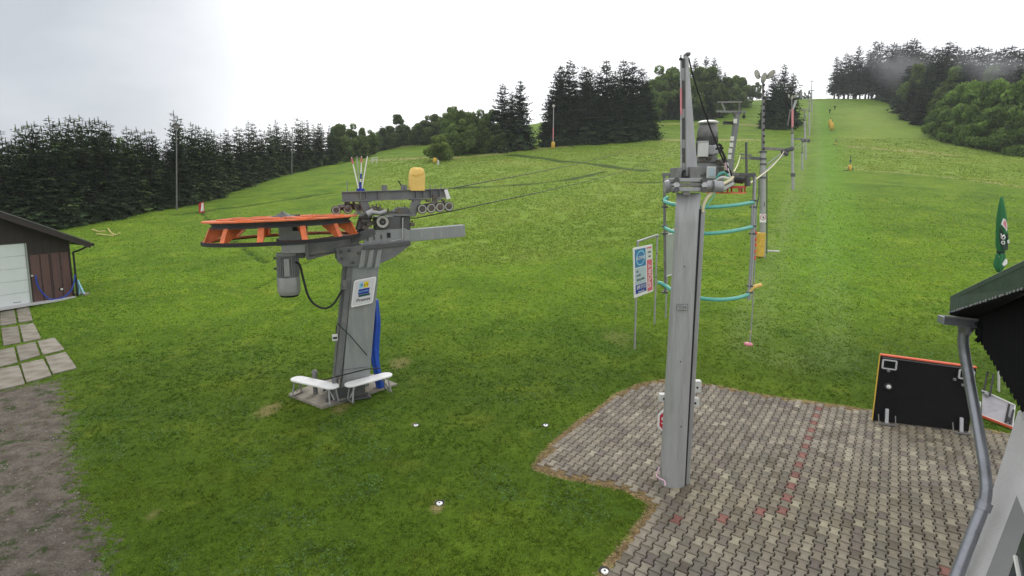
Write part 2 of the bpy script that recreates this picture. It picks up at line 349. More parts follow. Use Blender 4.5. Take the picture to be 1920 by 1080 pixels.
def zones(X, Y):
    wob = (fbm(X, Y, .9, 3) - .5)
    far = np.clip(Y / 40, .3, 3)
    wf = (fbm(X, Y, 9, 11) - .5)
    gravel = np.clip((np.where(inside(X, Y, GRAVEL), 1, -1) * seg_dist(X, Y, GRAVEL, True) + wob * .45) / 1.3 + .5, 0, 1)
    ip = inside(X, Y, PATIO); dp = seg_dist(X, Y, PATIO, True)
    dry = np.clip(1.35 - (dp + wob * .2) / .20, 0, 1)
    for (c, r, a) in BARE:
        g = ground(*c); dd = np.hypot((X - g.x), (Y - g.y) * .6) + wob * r * .9
        dry = np.maximum(dry, np.clip(1.3 - dd / r, 0, 1) * a * .72)
    mead = np.zeros(X.shape)
    for P in (MEADOW_L, MEADOW_R):
        s = np.where(inside(X, Y, P), 1, -1) * seg_dist(X, Y, P, True); mead = np.maximum(mead, np.clip((s + wf * 5) / (3.0 * far) + .5, 0, 1))
    track = np.zeros(X.shape)
    for P, w in TRACKS: track = np.maximum(track, np.clip(2.2 * soft(seg_dist(X, Y, P) + wob * .5, w * 1.3), 0, 1))
    pale = np.zeros(X.shape)
    for P, w in PALE: pale = np.maximum(pale, soft(seg_dist(X, Y, P) + wob * .5, w * 1.8))
    dl = seg_dist(X, Y, LIFTLINE); line = np.clip(soft(np.abs(dl - 1.3), .9) * 1.3 + soft(dl, 3.2) * .45, 0, 1) * (.6 + .4 * fbm(X, Y, 3, 5))
    bright = soft(seg_dist(X, Y, BRIGHT), 3.4) * np.clip((Y - 14) / 15, 0, 1)
    return gravel, dry, mead, track, pale, line, bright, ip, dp

ys = np.concatenate([[-90, -40, -18, -7, 0, 2.5], np.arange(3.6, 18, .1), np.exp(np.arange(math.log(18), math.log(300), .0062)), [308, 318, 330, 345]])
as_ = np.concatenate([np.linspace(-2.6, -1.2, 20), np.arange(-1.14, 1.141, .0055), np.linspace(1.2, 2.6, 20)])
YY, AA = np.meshgrid(ys, as_, indexing='ij'); XX = AA * np.maximum(YY, 8)
ZZ = terr(XX, YY)
zg, zd, zm, ztk, zp, zl, zb, ip, dp = zones(XX, YY)
near = np.clip((24 - YY) / 6, 0, 1)
ZZ = ZZ + near * (1 - ip) * .03 * (fbm(XX, YY, .5, 21) - .5) * np.clip(dp / .3, 0, 1) - ip * np.clip(dp / .12, 0, 1) * .04
ZZ = ZZ + zm * (fbm(XX, YY, .9, 31) - .5) * .04 * np.clip(dp / 8, 0, 1) - ztk * .12
nr, nc = XX.shape
me = bpy.data.meshes.new('ground')
me.vertices.add(nr * nc); me.vertices.foreach_set('co', np.stack([XX, YY, ZZ], -1).astype('f').ravel())
idx = np.arange(nr * nc).reshape(nr, nc)
q = np.stack([idx[:-1, :-1], idx[:-1, 1:], idx[1:, 1:], idx[1:, :-1]], -1).reshape(-1, 4)
me.loops.add(q.size); me.polygons.add(len(q)); me.loops.foreach_set('vertex_index', q.ravel().astype('i'))
me.polygons.foreach_set('loop_start', np.arange(0, q.size, 4, dtype='i')); me.polygons.foreach_set('use_smooth', np.ones(len(q), bool))
me.update(); me.validate()
def cattr(name, a, b, c):
    at_ = me.color_attributes.new(name, 'FLOAT_COLOR', 'POINT')
    at_.data.foreach_set('color', np.stack([a, b, c, np.ones_like(a)], -1).astype('f').ravel())
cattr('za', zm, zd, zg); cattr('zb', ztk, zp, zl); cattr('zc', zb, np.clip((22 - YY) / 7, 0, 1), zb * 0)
ground_ob = bpy.data.objects.new('ground', me); C.objects.link(ground_ob); tag(ground_ob, kind='structure')

def grass_material():
    m = bpy.data.materials.new('grass_ground'); m.use_nodes = True; t = m.node_tree; N = t.nodes; L = t.links
    b = N['Principled BSDF']; b.inputs['Roughness'].default_value = .95; b.inputs['Specular IOR Level'].default_value = .12
    tc = N.new('ShaderNodeTexCoord')
    def noise(s, d=5, r=.6, st=None):
        n = N.new('ShaderNodeTexNoise'); n.inputs['Scale'].default_value = s; n.inputs['Detail'].default_value = d; n.inputs['Roughness'].default_value = r
        src = tc.outputs['Object']
        if st:
            mp = N.new('ShaderNodeMapping'); mp.inputs['Scale'].default_value = st; L.new(src, mp.inputs[0]); src = mp.outputs[0]
        L.new(src, n.inputs['Vector']); return n.outputs['Fac']
    def rng_(x, a, b_, c=0, d=1):
        r = N.new('ShaderNodeMapRange'); r.inputs[1].default_value = a; r.inputs[2].default_value = b_; r.inputs[3].default_value = c; r.inputs[4].default_value = d; L.new(x, r.inputs[0]); return r.outputs[0]
    def mix(f, a, b_):
        x = N.new('ShaderNodeMix'); x.data_type = 'RGBA'
        if isinstance(f, float): x.inputs['Factor'].default_value = f
        else: L.new(f, x.inputs['Factor'])
        for nme, v in (('A', a), ('B', b_)):
            if isinstance(v, tuple): x.inputs[nme].default_value = (*v, 1)
            else: L.new(v, x.inputs[nme])
        return x.outputs['Result']
    def mul(a, b_):
        x = N.new('ShaderNodeMath'); x.operation = 'MULTIPLY'
        for i, v in enumerate((a, b_)):
            if isinstance(v, float): x.inputs[i].default_value = v
            else: L.new(v, x.inputs[i])
        return x.outputs[0]
    def attr(n):
        a = N.new('ShaderNodeVertexColor'); a.layer_name = n; s = N.new('ShaderNodeSeparateColor'); L.new(a.outputs[0], s.inputs[0]); return s.outputs
    A, B, Cc = attr('za'), attr('zb'), attr('zc')
    def scale(col, f):
        x = N.new('ShaderNodeVectorMath'); x.operation = 'SCALE'; L.new(col, x.inputs[0]); L.new(f, x.inputs['Scale']); return x.outputs[0]
    mown = mix(rng_(noise(.22, 6, .62), .34, .66), G_DARK, G_MID)
    mown = mix(mul(rng_(noise(.55, 6, .7), .52, .72), .75), mown, G_YEL)
    mead = mix(rng_(noise(.10, 7, .65, (1, .5, 1)), .30, .72), G_MEAD, G_MEADY)
    mead = mix(mul(rng_(noise(.05, 6, .6, (.6, 1, 1)), .54, .72), .4), mead, G_STRAW)
    c = mix(A[0], mown, mead)
    c = mix(mul(B[2], .6), c, (.20, .27, .08)); c = mix(mul(Cc[0], .6), c, (.125, .27, .022))
    c = mix(mul(B[1], .85), c, (.36, .31, .14))
    # clumps and blades: brightness breaks up at several sizes
    c = scale(c, rng_(noise(1.6, 5, .7), .3, .7, .84, 1.16))
    c = scale(c, rng_(noise(1.5, 5, .75, (.3, 1.2, 1)), .54, .72, 1.0, .82))
    c = scale(c, rng_(noise(12, 4, .75), .3, .7, .74, 1.24))
    c = scale(c, rng_(noise(48, 3, .8), .3, .7, .5, 1.5))
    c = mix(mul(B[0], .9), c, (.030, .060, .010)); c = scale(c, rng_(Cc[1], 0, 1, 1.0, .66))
    dirt = mix(rng_(noise(3.2, 7, .7), .38, .62), (.094, .078, .064), (.172, .150, .126)); dirt = scale(dirt, rng_(noise(30, 5, .8), .3, .7, .55, 1.45))
    dirt = mix(mul(rng_(noise(2.1, 8, .78), .53, .60), .9), dirt, (.035, .06, .014))
    strawc = mix(rng_(noise(14, 5, .7), .35, .65), (.17, .12, .055), (.46, .36, .18))
    c = mix(rng_(A[1], .25, .8, 0, .92), c, strawc); edge = N.new('ShaderNodeMath'); edge.operation = 'ADD'; L.new(A[2], edge.inputs[0]); L.new(rng_(noise(5, 7, .8), .3, .7, -.42, .42), edge.inputs[1])
    c = mix(rng_(edge.outputs[0], .44, .58), c, dirt)
    L.new(c, b.inputs['Base Color'])
    bp = N.new('ShaderNodeBump'); bp.inputs['Strength'].default_value = .75; bp.inputs['Distance'].default_value = .06
    ad = N.new('ShaderNodeMath'); ad.operation = 'ADD'; L.new(mul(noise(6, 5, .75), 1.0), ad.inputs[0]); L.new(mul(noise(34, 4, .8), .5), ad.inputs[1])
    L.new(ad.outputs[0], bp.inputs['Height']); L.new(bp.outputs[0], b.inputs['Normal'])
    return m
G_DARK, G_MID, G_YEL = (.078, .150, .011), (.142, .232, .016), (.22, .275, .025)
G_MEAD, G_MEADY, G_STRAW = (.155, .245, .030), (.205, .285, .044), (.30, .295, .09)
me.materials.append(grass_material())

# ---------------------------------------------------------------- paving of interlocking I-shaped blocks
g0, g1 = ground(1467, 960), ground(1535, 768)
pv = Vector((g1.x - g0.x, g1.y - g0.y)); PL = pv.length / 22; pv.normalize(); pu = Vector((pv.y, -pv.x)); PP = PL * .66
def paver_cells():
    cells = []
    for i in range(-60, 61):
        for j in range(-60, 61):
            x = g0.x + pu.x * i * PP + pv.x * (j + .5 * (i % 2)) * PL; y = g0.y + pu.y * i * PP + pv.y * (j + .5 * (i % 2)) * PL
            cells.append((x, y, i, j))
    return np.array(cells)
cells = paver_cells(); ok = inside(cells[:, 0], cells[:, 1], PATIO); cells = cells[ok]
cells = cells[(cells[:, 0] < 13.5) & (cells[:, 1] > 4.2)]
reds = [(1467 + 68 * k / 11, 960 - 192 * k / 11) for k in range(12)]
redset = set((0, 2 * k) for k in range(12))
for p in [(1422, 964), (1355, 971), (1281, 980), (1772, 1073)]:
    g = ground(*p); k = int(np.argmin(np.hypot(cells[:, 0] - g.x, cells[:, 1] - g.y))); redset.add((int(cells[k, 2]), int(cells[k, 3])))
e, gp = PP * .10, .0105
prof = [(PP / 2 + e, -.5), (PP / 2 + e, -.36), (PP / 2 - e, -.17), (PP / 2 - e, .17), (PP / 2 + e, .36), (PP / 2 + e, .5)]
out_ = [(w, v * PL) for w, v in prof] + [(-w, v * PL) for w, v in prof[::-1]]
def ring(ins):
    return [((abs(w) - ins) * (1 if w > 0 else -1), v - math.copysign(ins, v) * (1 if abs(v) > PL * .45 else (.6 if abs(v) > PL * .3 else 0))) for w, v in out_]
rings = [(ring(gp), -.03), (ring(gp), .024), (ring(gp + .009), .032)]
n = len(cells); V = np.zeros((n, 36, 3)); tint = np.zeros((n, 3)); jz = rng.normal(0, .0018, n); tl = rng.normal(0, .006, (n, 2))
pal = np.array([(.27, .245, .205), (.235, .215, .185), (.31, .29, .245), (.19, .165, .155), (.36, .34, .285), (.175, .155, .125), (.22, .205, .18)])
pick = rng.choice(7, n, p=[.27, .22, .13, .09, .07, .08, .14]); tint = pal[pick] * rng.uniform(.85, 1.15, (n, 1))
blot = fbm(cells[:, 0], cells[:, 1], 2.4, 8); tint *= (.62 + .42 * blot)[:, None]; tint *= np.array((.95, .905, .82))
tint[:, 2] *= 1 - .09 * np.clip((vnoise(cells[:, 0], cells[:, 1], 3, 9) - .4) * 2, 0, 1)
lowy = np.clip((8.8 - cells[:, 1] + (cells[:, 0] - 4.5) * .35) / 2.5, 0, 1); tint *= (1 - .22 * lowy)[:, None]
for c in range(n):
    x0, y0, i, j = cells[c]
    if (int(i), int(j)) in redset: tint[c] = np.array((.20, .085, .066)) * rng.uniform(.85, 1.1)
    vv = []
    for rg, h in rings:
        for (w, v) in rg: vv.append((x0 + pu.x * w + pv.x * v, y0 + pu.y * w + pv.y * v, h + jz[c] + w * tl[c, 0] + v * tl[c, 1]))
    V[c] = vv
V[:, :, 2] += terr(V[:, :, 0], V[:, :, 1])
m = len(out_); fl = []
for a in range(2):
    for k in range(m): fl.append((a * m + k, a * m + (k + 1) % m, (a + 1) * m + (k + 1) % m, (a + 1) * m + k))
# top as quads across the block
T = 2 * m
for k in range(5): fl.append((T + k, T + k + 1, T + m - 2 - k, T + m - 1 - k))
pm = bpy.data.meshes.new('paving'); fa = (np.array(fl)[None] + (np.arange(n) * 36)[:, None, None]).reshape(-1, 4)
pm.vertices.add(n * 36); pm.vertices.foreach_set('co', V.astype('f').ravel()); pm.loops.add(fa.size); pm.polygons.add(len(fa))
pm.loops.foreach_set('vertex_index', fa.ravel().astype('i')); pm.polygons.foreach_set('loop_start', np.arange(0, fa.size, 4, dtype='i')); pm.update()
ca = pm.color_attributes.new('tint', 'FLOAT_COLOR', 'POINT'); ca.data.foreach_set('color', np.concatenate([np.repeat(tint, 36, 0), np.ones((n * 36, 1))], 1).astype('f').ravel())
def vcol_mat(name, rough, noise_s, var, bump=.0, transl=0, spec=.5, sat=None):
    m = bpy.data.materials.new(name); m.use_nodes = True; t = m.node_tree; N = t.nodes; L = t.links; b = N['Principled BSDF']; b.inputs['Roughness'].default_value = rough
    b.inputs['Specular IOR Level'].default_value = spec
    a = N.new('ShaderNodeVertexColor'); a.layer_name = 'tint'; tc = N.new('ShaderNodeTexCoord')
    n = N.new('ShaderNodeTexNoise'); n.inputs['Scale'].default_value = noise_s; n.inputs['Detail'].default_value = 7; n.inputs['Roughness'].default_value = .75; L.new(tc.outputs['Object'], n.inputs['Vector'])
    r = N.new('ShaderNodeMapRange'); r.inputs[1].default_value = .3; r.inputs[2].default_value = .7; r.inputs[3].default_value = 1 - var; r.inputs[4].default_value = 1 + var; L.new(n.outputs['Fac'], r.inputs[0])
    s = N.new('ShaderNodeVectorMath'); s.operation = 'SCALE'; L.new(a.outputs[0], s.inputs[0]); L.new(r.outputs[0], s.inputs['Scale']); L.new(s.outputs[0], b.inputs['Base Color'])
    if bump:
        bp = N.new('ShaderNodeBump'); bp.inputs['Strength'].default_value = bump; bp.inputs['Distance'].default_value = .004; n3 = N.new('ShaderNodeTexNoise'); n3.inputs['Scale'].default_value = 220; L.new(tc.outputs['Object'], n3.inputs['Vector'])
        L.new(n3.outputs['Fac'], bp.inputs['Height']); L.new(bp.outputs[0], b.inputs['Normal'])
    if transl:
        tr = N.new('ShaderNodeBsdfTranslucent'); L.new(s.outputs[0], tr.inputs[0]); ms = N.new('ShaderNodeMixShader'); ms.inputs[0].default_value = transl
        L.new(b.outputs[0], ms.inputs[1]); L.new(tr.outputs[0], ms.inputs[2]); L.new(ms.outputs[0], N['Material Output'].inputs[0])
    return m
pm.materials.append(vcol_mat('paving_blocks', .85, 9, .22, .6))
po = bpy.data.objects.new('paving', pm); C.objects.link(po); tag(po, kind='structure')
# sand bed between the blocks
bx, by = np.meshgrid(np.arange(.4, 14.4, .25), np.arange(2.6, 16.4, .25), indexing='ij')
keep = inside(bx + .125, by + .125, PATIO); mb = MB(); vid = {}
for i in range(bx.shape[0] - 1):
    for j in range(bx.shape[1] - 1):
        if keep[i, j] and (seg_dist(bx[i:i+1, j:j+1] + .125, by[i:i+1, j:j+1] + .125, PATIO, True)[0, 0] > .16):
            f = []
            for (a, b_) in ((i, j), (i + 1, j), (i + 1, j + 1), (i, j + 1)):
                if (a, b_) not in vid: vid[(a, b_)] = len(mb.v); mb.v.append((bx[a, b_], by[a, b_], gz(bx[a, b_], by[a, b_]) + .006))
                f.append(vid[(a, b_)])
            mb.f.append(tuple(f)); mb.sm.append(False)
tag(mb.build('paving_bed', mat('joint_sand', (.022, .018, .012), .95, 0, .3, 8)), kind='structure')

# ---------------------------------------------------------------- grass tufts, clover and straw as real blades
def blades(name, X, Y, hgt, wid, cols, nb, lean=.5, flat=None, seed=0, matr=None):
    r = np.random.default_rng(seed); n = len(X); k = n * nb
    bx_ = np.repeat(X, nb) + r.normal(0, 1, k) * np.repeat(hgt, nb) * .45; by_ = np.repeat(Y, nb) + r.normal(0, 1, k) * np.repeat(hgt, nb) * .45
    h = np.repeat(hgt, nb) * r.uniform(.55, 1.15, k); w = np.repeat(wid, nb) * r.uniform(.6, 1.2, k); th = r.uniform(0, 2 * np.pi, k); ph = r.uniform(0, 2 * np.pi, k)
    ln = r.uniform(.1, 1, k) * lean * h * 1.5; z = terr(bx_, by_) - .004
    P = np.zeros((k, 3, 3)); dx, dy = np.cos(th) * w / 2, np.sin(th) * w / 2
    P[:, 0] = np.stack([bx_ - dx, by_ - dy, z], -1); P[:, 1] = np.stack([bx_ + dx, by_ + dy, z], -1)
    P[:, 2] = np.stack([bx_ + np.cos(ph) * ln, by_ + np.sin(ph) * ln, z + h], -1)
    if flat is not None: P[:, 2, 2] = z + h * .35; P[:, 0, 2] += h * .3
    me = bpy.data.meshes.new(name); me.vertices.add(k * 3); me.vertices.foreach_set('co', P.astype('f').ravel()); me.loops.add(k * 3); me.polygons.add(k)
    me.loops.foreach_set('vertex_index', np.arange(k * 3, dtype='i')); me.polygons.foreach_set('loop_start', np.arange(0, k * 3, 3, dtype='i')); me.update()
    c = np.repeat(cols, nb * 3, 0) * np.repeat(r.uniform(.75, 1.25, (k, 1)), 3, 0)
    a = me.color_attributes.new('tint', 'FLOAT_COLOR', 'POINT'); a.data.foreach_set('color', np.concatenate([c, np.ones((k * 3, 1))], 1).astype('f').ravel())
    me.materials.append(matr); o = bpy.data.objects.new(name, me); C.objects.link(o); return tag(o, kind='stuff')
bladem = vcol_mat('grass_blades', .75, 1.2, .2, 0, .35, .25)
def sample(n, y0, y1, amax, seed, power=1.0):
    r = np.random.default_rng(seed); u = r.uniform(0, 1, n); Y = (y0 ** power + u * (y1 ** power - y0 ** power)) ** (1 / power); a = r.uniform(-amax, amax, n); return a * Y, Y
X, Y = sample(210000, 6.3, 60, 1.06, 1, .5)
g_, d_, m_, tk, p_, l_, b_, ip_, dp_ = zones(X, Y)
keep = (~(ip_ & (dp_ > .05))) & (rng.uniform(0, 1, len(X)) > np.clip(g_ * 1.6 - .15, 0, .99)) & (rng.uniform(0, 1, len(X)) > d_ * .8)
keep &= (fbm(X, Y, .12, 40) > .36) & (rng.uniform(0, 1, len(X)) > np.clip((Y - 20) / 40, 0, 1))
X, Y, m_, d_ = X[keep], Y[keep], m_[keep], d_[keep]
f1 = np.clip((fbm(X, Y, 4, 12) - .35) * 3, 0, 1)[:, None]; f2 = np.clip((vnoise(X, Y, .8, 13) - .6) * 3, 0, 1)[:, None]
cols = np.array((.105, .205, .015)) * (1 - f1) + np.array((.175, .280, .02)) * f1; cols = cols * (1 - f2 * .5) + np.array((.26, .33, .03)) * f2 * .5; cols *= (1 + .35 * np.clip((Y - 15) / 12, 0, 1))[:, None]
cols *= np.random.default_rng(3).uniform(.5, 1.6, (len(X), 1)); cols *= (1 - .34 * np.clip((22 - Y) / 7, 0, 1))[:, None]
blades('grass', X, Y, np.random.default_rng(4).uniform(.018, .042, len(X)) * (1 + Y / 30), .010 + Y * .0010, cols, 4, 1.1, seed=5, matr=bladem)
X, Y = sample(60000, 6.3, 22, 1.06, 6, 1.0)
g_, d_, m_, tk, p_, l_, b_, ip_, dp_ = zones(X, Y)
keep = (~ip_) & (g_ < .5) & (d_ < .3) & (fbm(X, Y, 1.7, 44) > .53)
X, Y = X[keep], Y[keep]
cols = np.array((.110, .20, .060)) * np.random.default_rng(8).uniform(.7, 1.5, (len(X), 1))
blades('clover', X, Y, np.full(len(X), .035), np.full(len(X), .04), cols, 4, .9, flat=1, seed=9, matr=bladem)
# unmown grass of the slope, taller and paler
X, Y = sample(190000, 22, 125, .98, 16, .7)
g_, d_, m_, tk, p_, l_, b_, ip_, dp_ = zones(X, Y)
keep = (m_ > rng.uniform(.1, .9, len(X))) & (tk < .2) & (fbm(X, Y, 1.6, 61) > .33)
X, Y = X[keep], Y[keep]
f1 = np.clip((fbm(X, Y, 7, 14) - .35) * 3, 0, 1)[:, None]
cols = (np.array((.20, .30, .042)) * (1 - f1) + np.array((.30, .36, .07)) * f1) * np.random.default_rng(18).uniform(.75, 1.35, (len(X), 1))
blades('meadow_grass', X, Y, np.random.default_rng(19).uniform(.05, .16, len(X)), .02 + Y * .0010, cols, 4, 1.3, seed=20, matr=bladem)
# dead straw along the edge of the paving
r = np.random.default_rng(30); X, Y = [], []
L_ = len(PATIO)
for i in range(L_):
    a, b_ = PATIO[i], PATIO[(i + 1) % L_]; d = np.hypot(*(b_ - a)); k = int(d * 1300)
    if min(a[0], b_[0]) > 12.5 or max(a[1], b_[1]) < 6: continue
    t = r.uniform(0, 1, k); X.append(a[0] + (b_[0] - a[0]) * t + r.normal(-.02, .06, k)); Y.append(a[1] + (b_[1] - a[1]) * t + r.normal(0.0, .06, k))
X, Y = np.concatenate(X), np.concatenate(Y); kk = fbm(X, Y, .4, 50) > .30; X, Y = X[kk], Y[kk]
st = np.array((.47, .36, .20)) * r.uniform(.45, 1.5, (len(X), 1))
blades('dead_grass', X, Y, np.full(len(X), .05), np.full(len(X), .016), st, 3, 1.2, flat=1, seed=31, matr=bladem)
# pebbles on the gravel
r = np.random.default_rng(33); mb = MB(); X, Y = sample(5200, 6.2, 13.5, 1.06, 34); k = inside(X, Y, GRAVEL) | (zones(X, Y)[0] > .6); X, Y = X[k], Y[k]
for x, y in zip(X, Y):
    s = r.uniform(.008, .022) * (1.6 if r.random() > .93 else 1); z = gz(x, y); an = r.uniform(0, 6.28); ca_, sa = math.cos(an) * s, math.sin(an) * s
    mb.add([(x + ca_, y + sa, z), (x - sa * .8, y + ca_ * .8, z), (x - ca_, y - sa, z), (x + sa * .8, y - ca_ * .8, z), (x + ca_ * .2, y, z + s * .9)], [(0, 1, 4), (1, 2, 4), (2, 3, 4), (3, 0, 4)])
tag(mb.build('gravel', mat('pebbles', (.24, .21, .185), .9, 0, .7, 40)), kind='stuff')

# ---------------------------------------------------------------- trees
def leaf_mesh(name, P, tint, matr):
    """P: [k,4,3] quads"""
    k = len(P); me = bpy.data.meshes.new(name); me.vertices.add(k * 4); me.vertices.foreach_set('co', P.astype('f').ravel()); me.loops.add(k * 4); me.polygons.add(k)
    me.loops.foreach_set('vertex_index', np.arange(k * 4, dtype='i')); me.polygons.foreach_set('loop_start', np.arange(0, k * 4, 4, dtype='i')); me.update()
    a = me.color_attributes.new('tint', 'FLOAT_COLOR', 'POINT'); a.data.foreach_set('color', np.concatenate([np.repeat(tint, 4, 0), np.ones((k * 4, 1))], 1).astype('f').ravel())
    me.materials.append(matr); return me
def foliage_mat(name, hue=(1, 1, 1), transl=.25, objv=.25):
    m = vcol_mat(name, .8, .9, .3, 0, transl, .2); t = m.node_tree; N = t.nodes; L = t.links
    sc = [n for n in N if n.type == 'VECT_MATH'][0]; oi = N.new('ShaderNodeObjectInfo'); r = N.new('ShaderNodeMapRange'); r.inputs[3].default_value = 1 - objv; r.inputs[4].default_value = 1 + objv
    L.new(oi.outputs['Random'], r.inputs[0]); s2 = N.new('ShaderNodeVectorMath'); s2.operation = 'SCALE'; L.new(sc.outputs[0], s2.inputs[0]); L.new(r.outputs[0], s2.inputs['Scale'])
    for l in list(sc.outputs[0].links):
        if l.to_node != s2: ts = l.to_socket; L.remove(l); L.new(s2.outputs[0], ts)
    return m
needle = foliage_mat('spruce_needles', transl=.12); leafm = foliage_mat('broad_leaves', transl=.3)

def spruce_crown(seed, H=10., Rb=2.0, whorls=30, nbr=9, dens=1., droop=.35, power=.85, sparse_top=0., bare=0.03, base=(.022, .042, .016), tip=(.055, .095, .03)):
    r = np.random.default_rng(seed); Q, T = [], []
    for wi in range(whorls):
        f = (wi + r.uniform(-.3, .3)) / whorls; f = min(max(f, 0), .995); z = H * (bare + (1 - bare) * f)
        L = Rb * ((1 - f) ** power) * r.uniform(.82, 1.12) + .10; nb = max(4, int(nbr * (1 - .45 * f)))
        if sparse_top and f > 1 - sparse_top: nb = 4; L *= .85
        ph = r.uniform(0, 6.28)
        for b in range(nb):
            a = ph + b * 6.283 / nb + r.normal(0, .3); l = L * r.uniform(.6, 1.22); zj = r.normal(0, .5) * H / whorls
            up = .55 * f - droop * (1 - f) + r.normal(0, .08); dirv = np.array((math.cos(a), math.sin(a), up)); side = np.array((-math.sin(a), math.cos(a), 0))
            ns = max(2, int(l / .24 * dens)); t = (np.arange(ns) + r.uniform(0, 1, ns)) / ns; t = np.clip(t, .08, 1)
            for k in range(ns):
                tt = t[k]; p = dirv * l * tt + np.array((0, 0, z + zj - .18 * l * tt * tt * (1 - f))) ; sz = (.16 + .34 * (1 - tt * .55)) * (.7 + .5 * (1 - f)) * (H / 10) ** .5
                for sd in (-1, 1):
                    if r.random() < .12: continue
                    u = side * sd * sz * r.uniform(.7, 1.2) + dirv * sz * .55; u[2] += r.normal(-.10, .10) * sz * 2
                    w = dirv * sz * .42; w = w + np.array((0, 0, r.normal(-.22, .1) * sz))
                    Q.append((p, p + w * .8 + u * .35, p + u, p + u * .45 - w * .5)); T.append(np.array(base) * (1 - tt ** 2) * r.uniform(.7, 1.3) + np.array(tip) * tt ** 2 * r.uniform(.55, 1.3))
                # hanging twig
                if f < .93 and r.random() < .95:
                    h = sz * r.uniform(.5, 1.15) * (1 - .4 * f); u = side * r.normal(0, .35) * sz
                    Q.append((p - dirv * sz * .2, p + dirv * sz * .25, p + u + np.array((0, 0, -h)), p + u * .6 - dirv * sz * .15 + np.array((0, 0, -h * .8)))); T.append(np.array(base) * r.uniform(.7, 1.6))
    # leader
    for k in range(6):
        z = H * (1 + .004 * k); a = r.uniform(0, 6.28); d = np.array((math.cos(a), math.sin(a), 0)) * .05
        Q.append((np.array((0, 0, H * .97)) - d, np.array((0, 0, H * .97)) + d, np.array((0, 0, H * 1.035)) + d * .3, np.array((0, 0, H * 1.035)) - d * .3)); T.append(np.array(tip))
    return np.array(Q), np.array(T)
def leaf_crown(seed, H=8., W=3.2, z0=.8, lobes=16, n=5200, size=.30, base=(.035, .07, .014), tip=(.085, .15, .03), open_=0.):
    r = np.random.default_rng(seed); Q, T = [], []
    for i in range(lobes):
        a = r.uniform(0, 6.28); f = r.uniform(.02, 1); zz = z0 + (H - z0) * f * .86; rad = W * math.sqrt(max(.05, 1 - ((f - .42) / .72) ** 2)) * r.uniform(.15, .82) * (.45 if f > .68 else 1)
        c = np.array((math.cos(a) * rad, math.sin(a) * rad, zz)); s = W * r.uniform(.25, .42) * (1 - .3 * f)
        k = int(n / lobes); d = r.normal(0, 1, (k, 3)); d /= np.linalg.norm(d, axis=1)[:, None]; d *= (r.uniform(.45, 1.12, (k, 1)) ** .6)
        p = c + d * np.array((s, s, s * .85)); 
        if open_: keep = r.random(k) > open_; p, d = p[keep], d[keep]; k = len(p)
        t1 = r.normal(0, 1, (k, 3)) + np.array((0, 0, .2)); t1 /= np.linalg.norm(t1, axis=1)[:, None]; t2 = np.cross(t1, r.normal(0, 1, (k, 3))); t2 /= np.linalg.norm(t2, axis=1)[:, None]
        sz = size * r.uniform(.6, 1.3, (k, 1)); Q.append(np.stack([p - t1 * sz, p + t2 * sz * .5, p + t1 * sz, p - t2 * sz * .5], 1))
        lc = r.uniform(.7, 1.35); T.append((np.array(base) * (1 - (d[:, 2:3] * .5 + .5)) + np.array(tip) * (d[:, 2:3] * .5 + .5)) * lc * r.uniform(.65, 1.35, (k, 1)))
    return np.concatenate(Q), np.concatenate(T)
def trunk_mesh(name, H, r0, branches=0, seed=0, sp=.3, top=.95):
    r = np.random.default_rng(seed); mb = MB(); pts = [(r.normal(0, .02) * H * k / 6, r.normal(0, .02) * H * k / 6 * .5, H * top * k / 6 - .3 * (k == 0)) for k in range(7)]
    mb.tube(pts, [r0 * (1.15 if k == 0 else 1 - .88 * k / 6) for k in range(7)], 8)
    for b in range(branches):
        f = r.uniform(.15, .75); a = r.uniform(0, 6.28); i = int(f * 6); p = Vector(pts[i]).lerp(Vector(pts[i + 1]), f * 6 - i); l = H * sp * r.uniform(.6, 1.1) * (1 - .4 * f)
        q_ = p + Vector((math.cos(a) * l * .6, math.sin(a) * l * .6, l * .45)); e_ = p + Vector((math.cos(a) * l, math.sin(a) * l, l * .95)); mb.tube([p, q_, e_], [r0 * .35, r0 * .22, r0 * .06], 5)
    o = mb.build(name, M['bark']); me = o.data; bpy.data.objects.remove(o); return me
KIND = {}
def kind(key, crown, matr, trunk, rad, H):
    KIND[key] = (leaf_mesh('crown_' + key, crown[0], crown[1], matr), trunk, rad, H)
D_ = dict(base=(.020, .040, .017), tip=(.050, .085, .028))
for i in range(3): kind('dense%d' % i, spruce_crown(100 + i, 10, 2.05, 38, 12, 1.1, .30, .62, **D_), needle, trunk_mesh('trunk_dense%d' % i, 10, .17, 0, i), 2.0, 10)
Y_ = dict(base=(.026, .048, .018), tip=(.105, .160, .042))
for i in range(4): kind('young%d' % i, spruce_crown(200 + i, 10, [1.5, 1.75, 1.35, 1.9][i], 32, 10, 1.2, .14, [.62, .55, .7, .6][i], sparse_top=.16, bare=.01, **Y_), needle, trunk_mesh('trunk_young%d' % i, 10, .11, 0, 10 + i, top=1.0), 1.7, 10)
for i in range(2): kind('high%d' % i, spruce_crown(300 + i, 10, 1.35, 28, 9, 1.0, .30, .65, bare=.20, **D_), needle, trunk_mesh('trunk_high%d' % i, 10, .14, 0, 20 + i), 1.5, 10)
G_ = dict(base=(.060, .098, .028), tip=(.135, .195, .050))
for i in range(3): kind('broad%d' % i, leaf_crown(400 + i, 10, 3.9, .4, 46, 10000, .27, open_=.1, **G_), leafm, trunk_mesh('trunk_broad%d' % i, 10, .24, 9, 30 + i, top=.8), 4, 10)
kind('open0', leaf_crown(450, 10, 3.0, 2.6, 24, 4200, .27, open_=.25, **G_), leafm, trunk_mesh('trunk_open', 10, .16, 14, 40, top=.85), 3, 10)
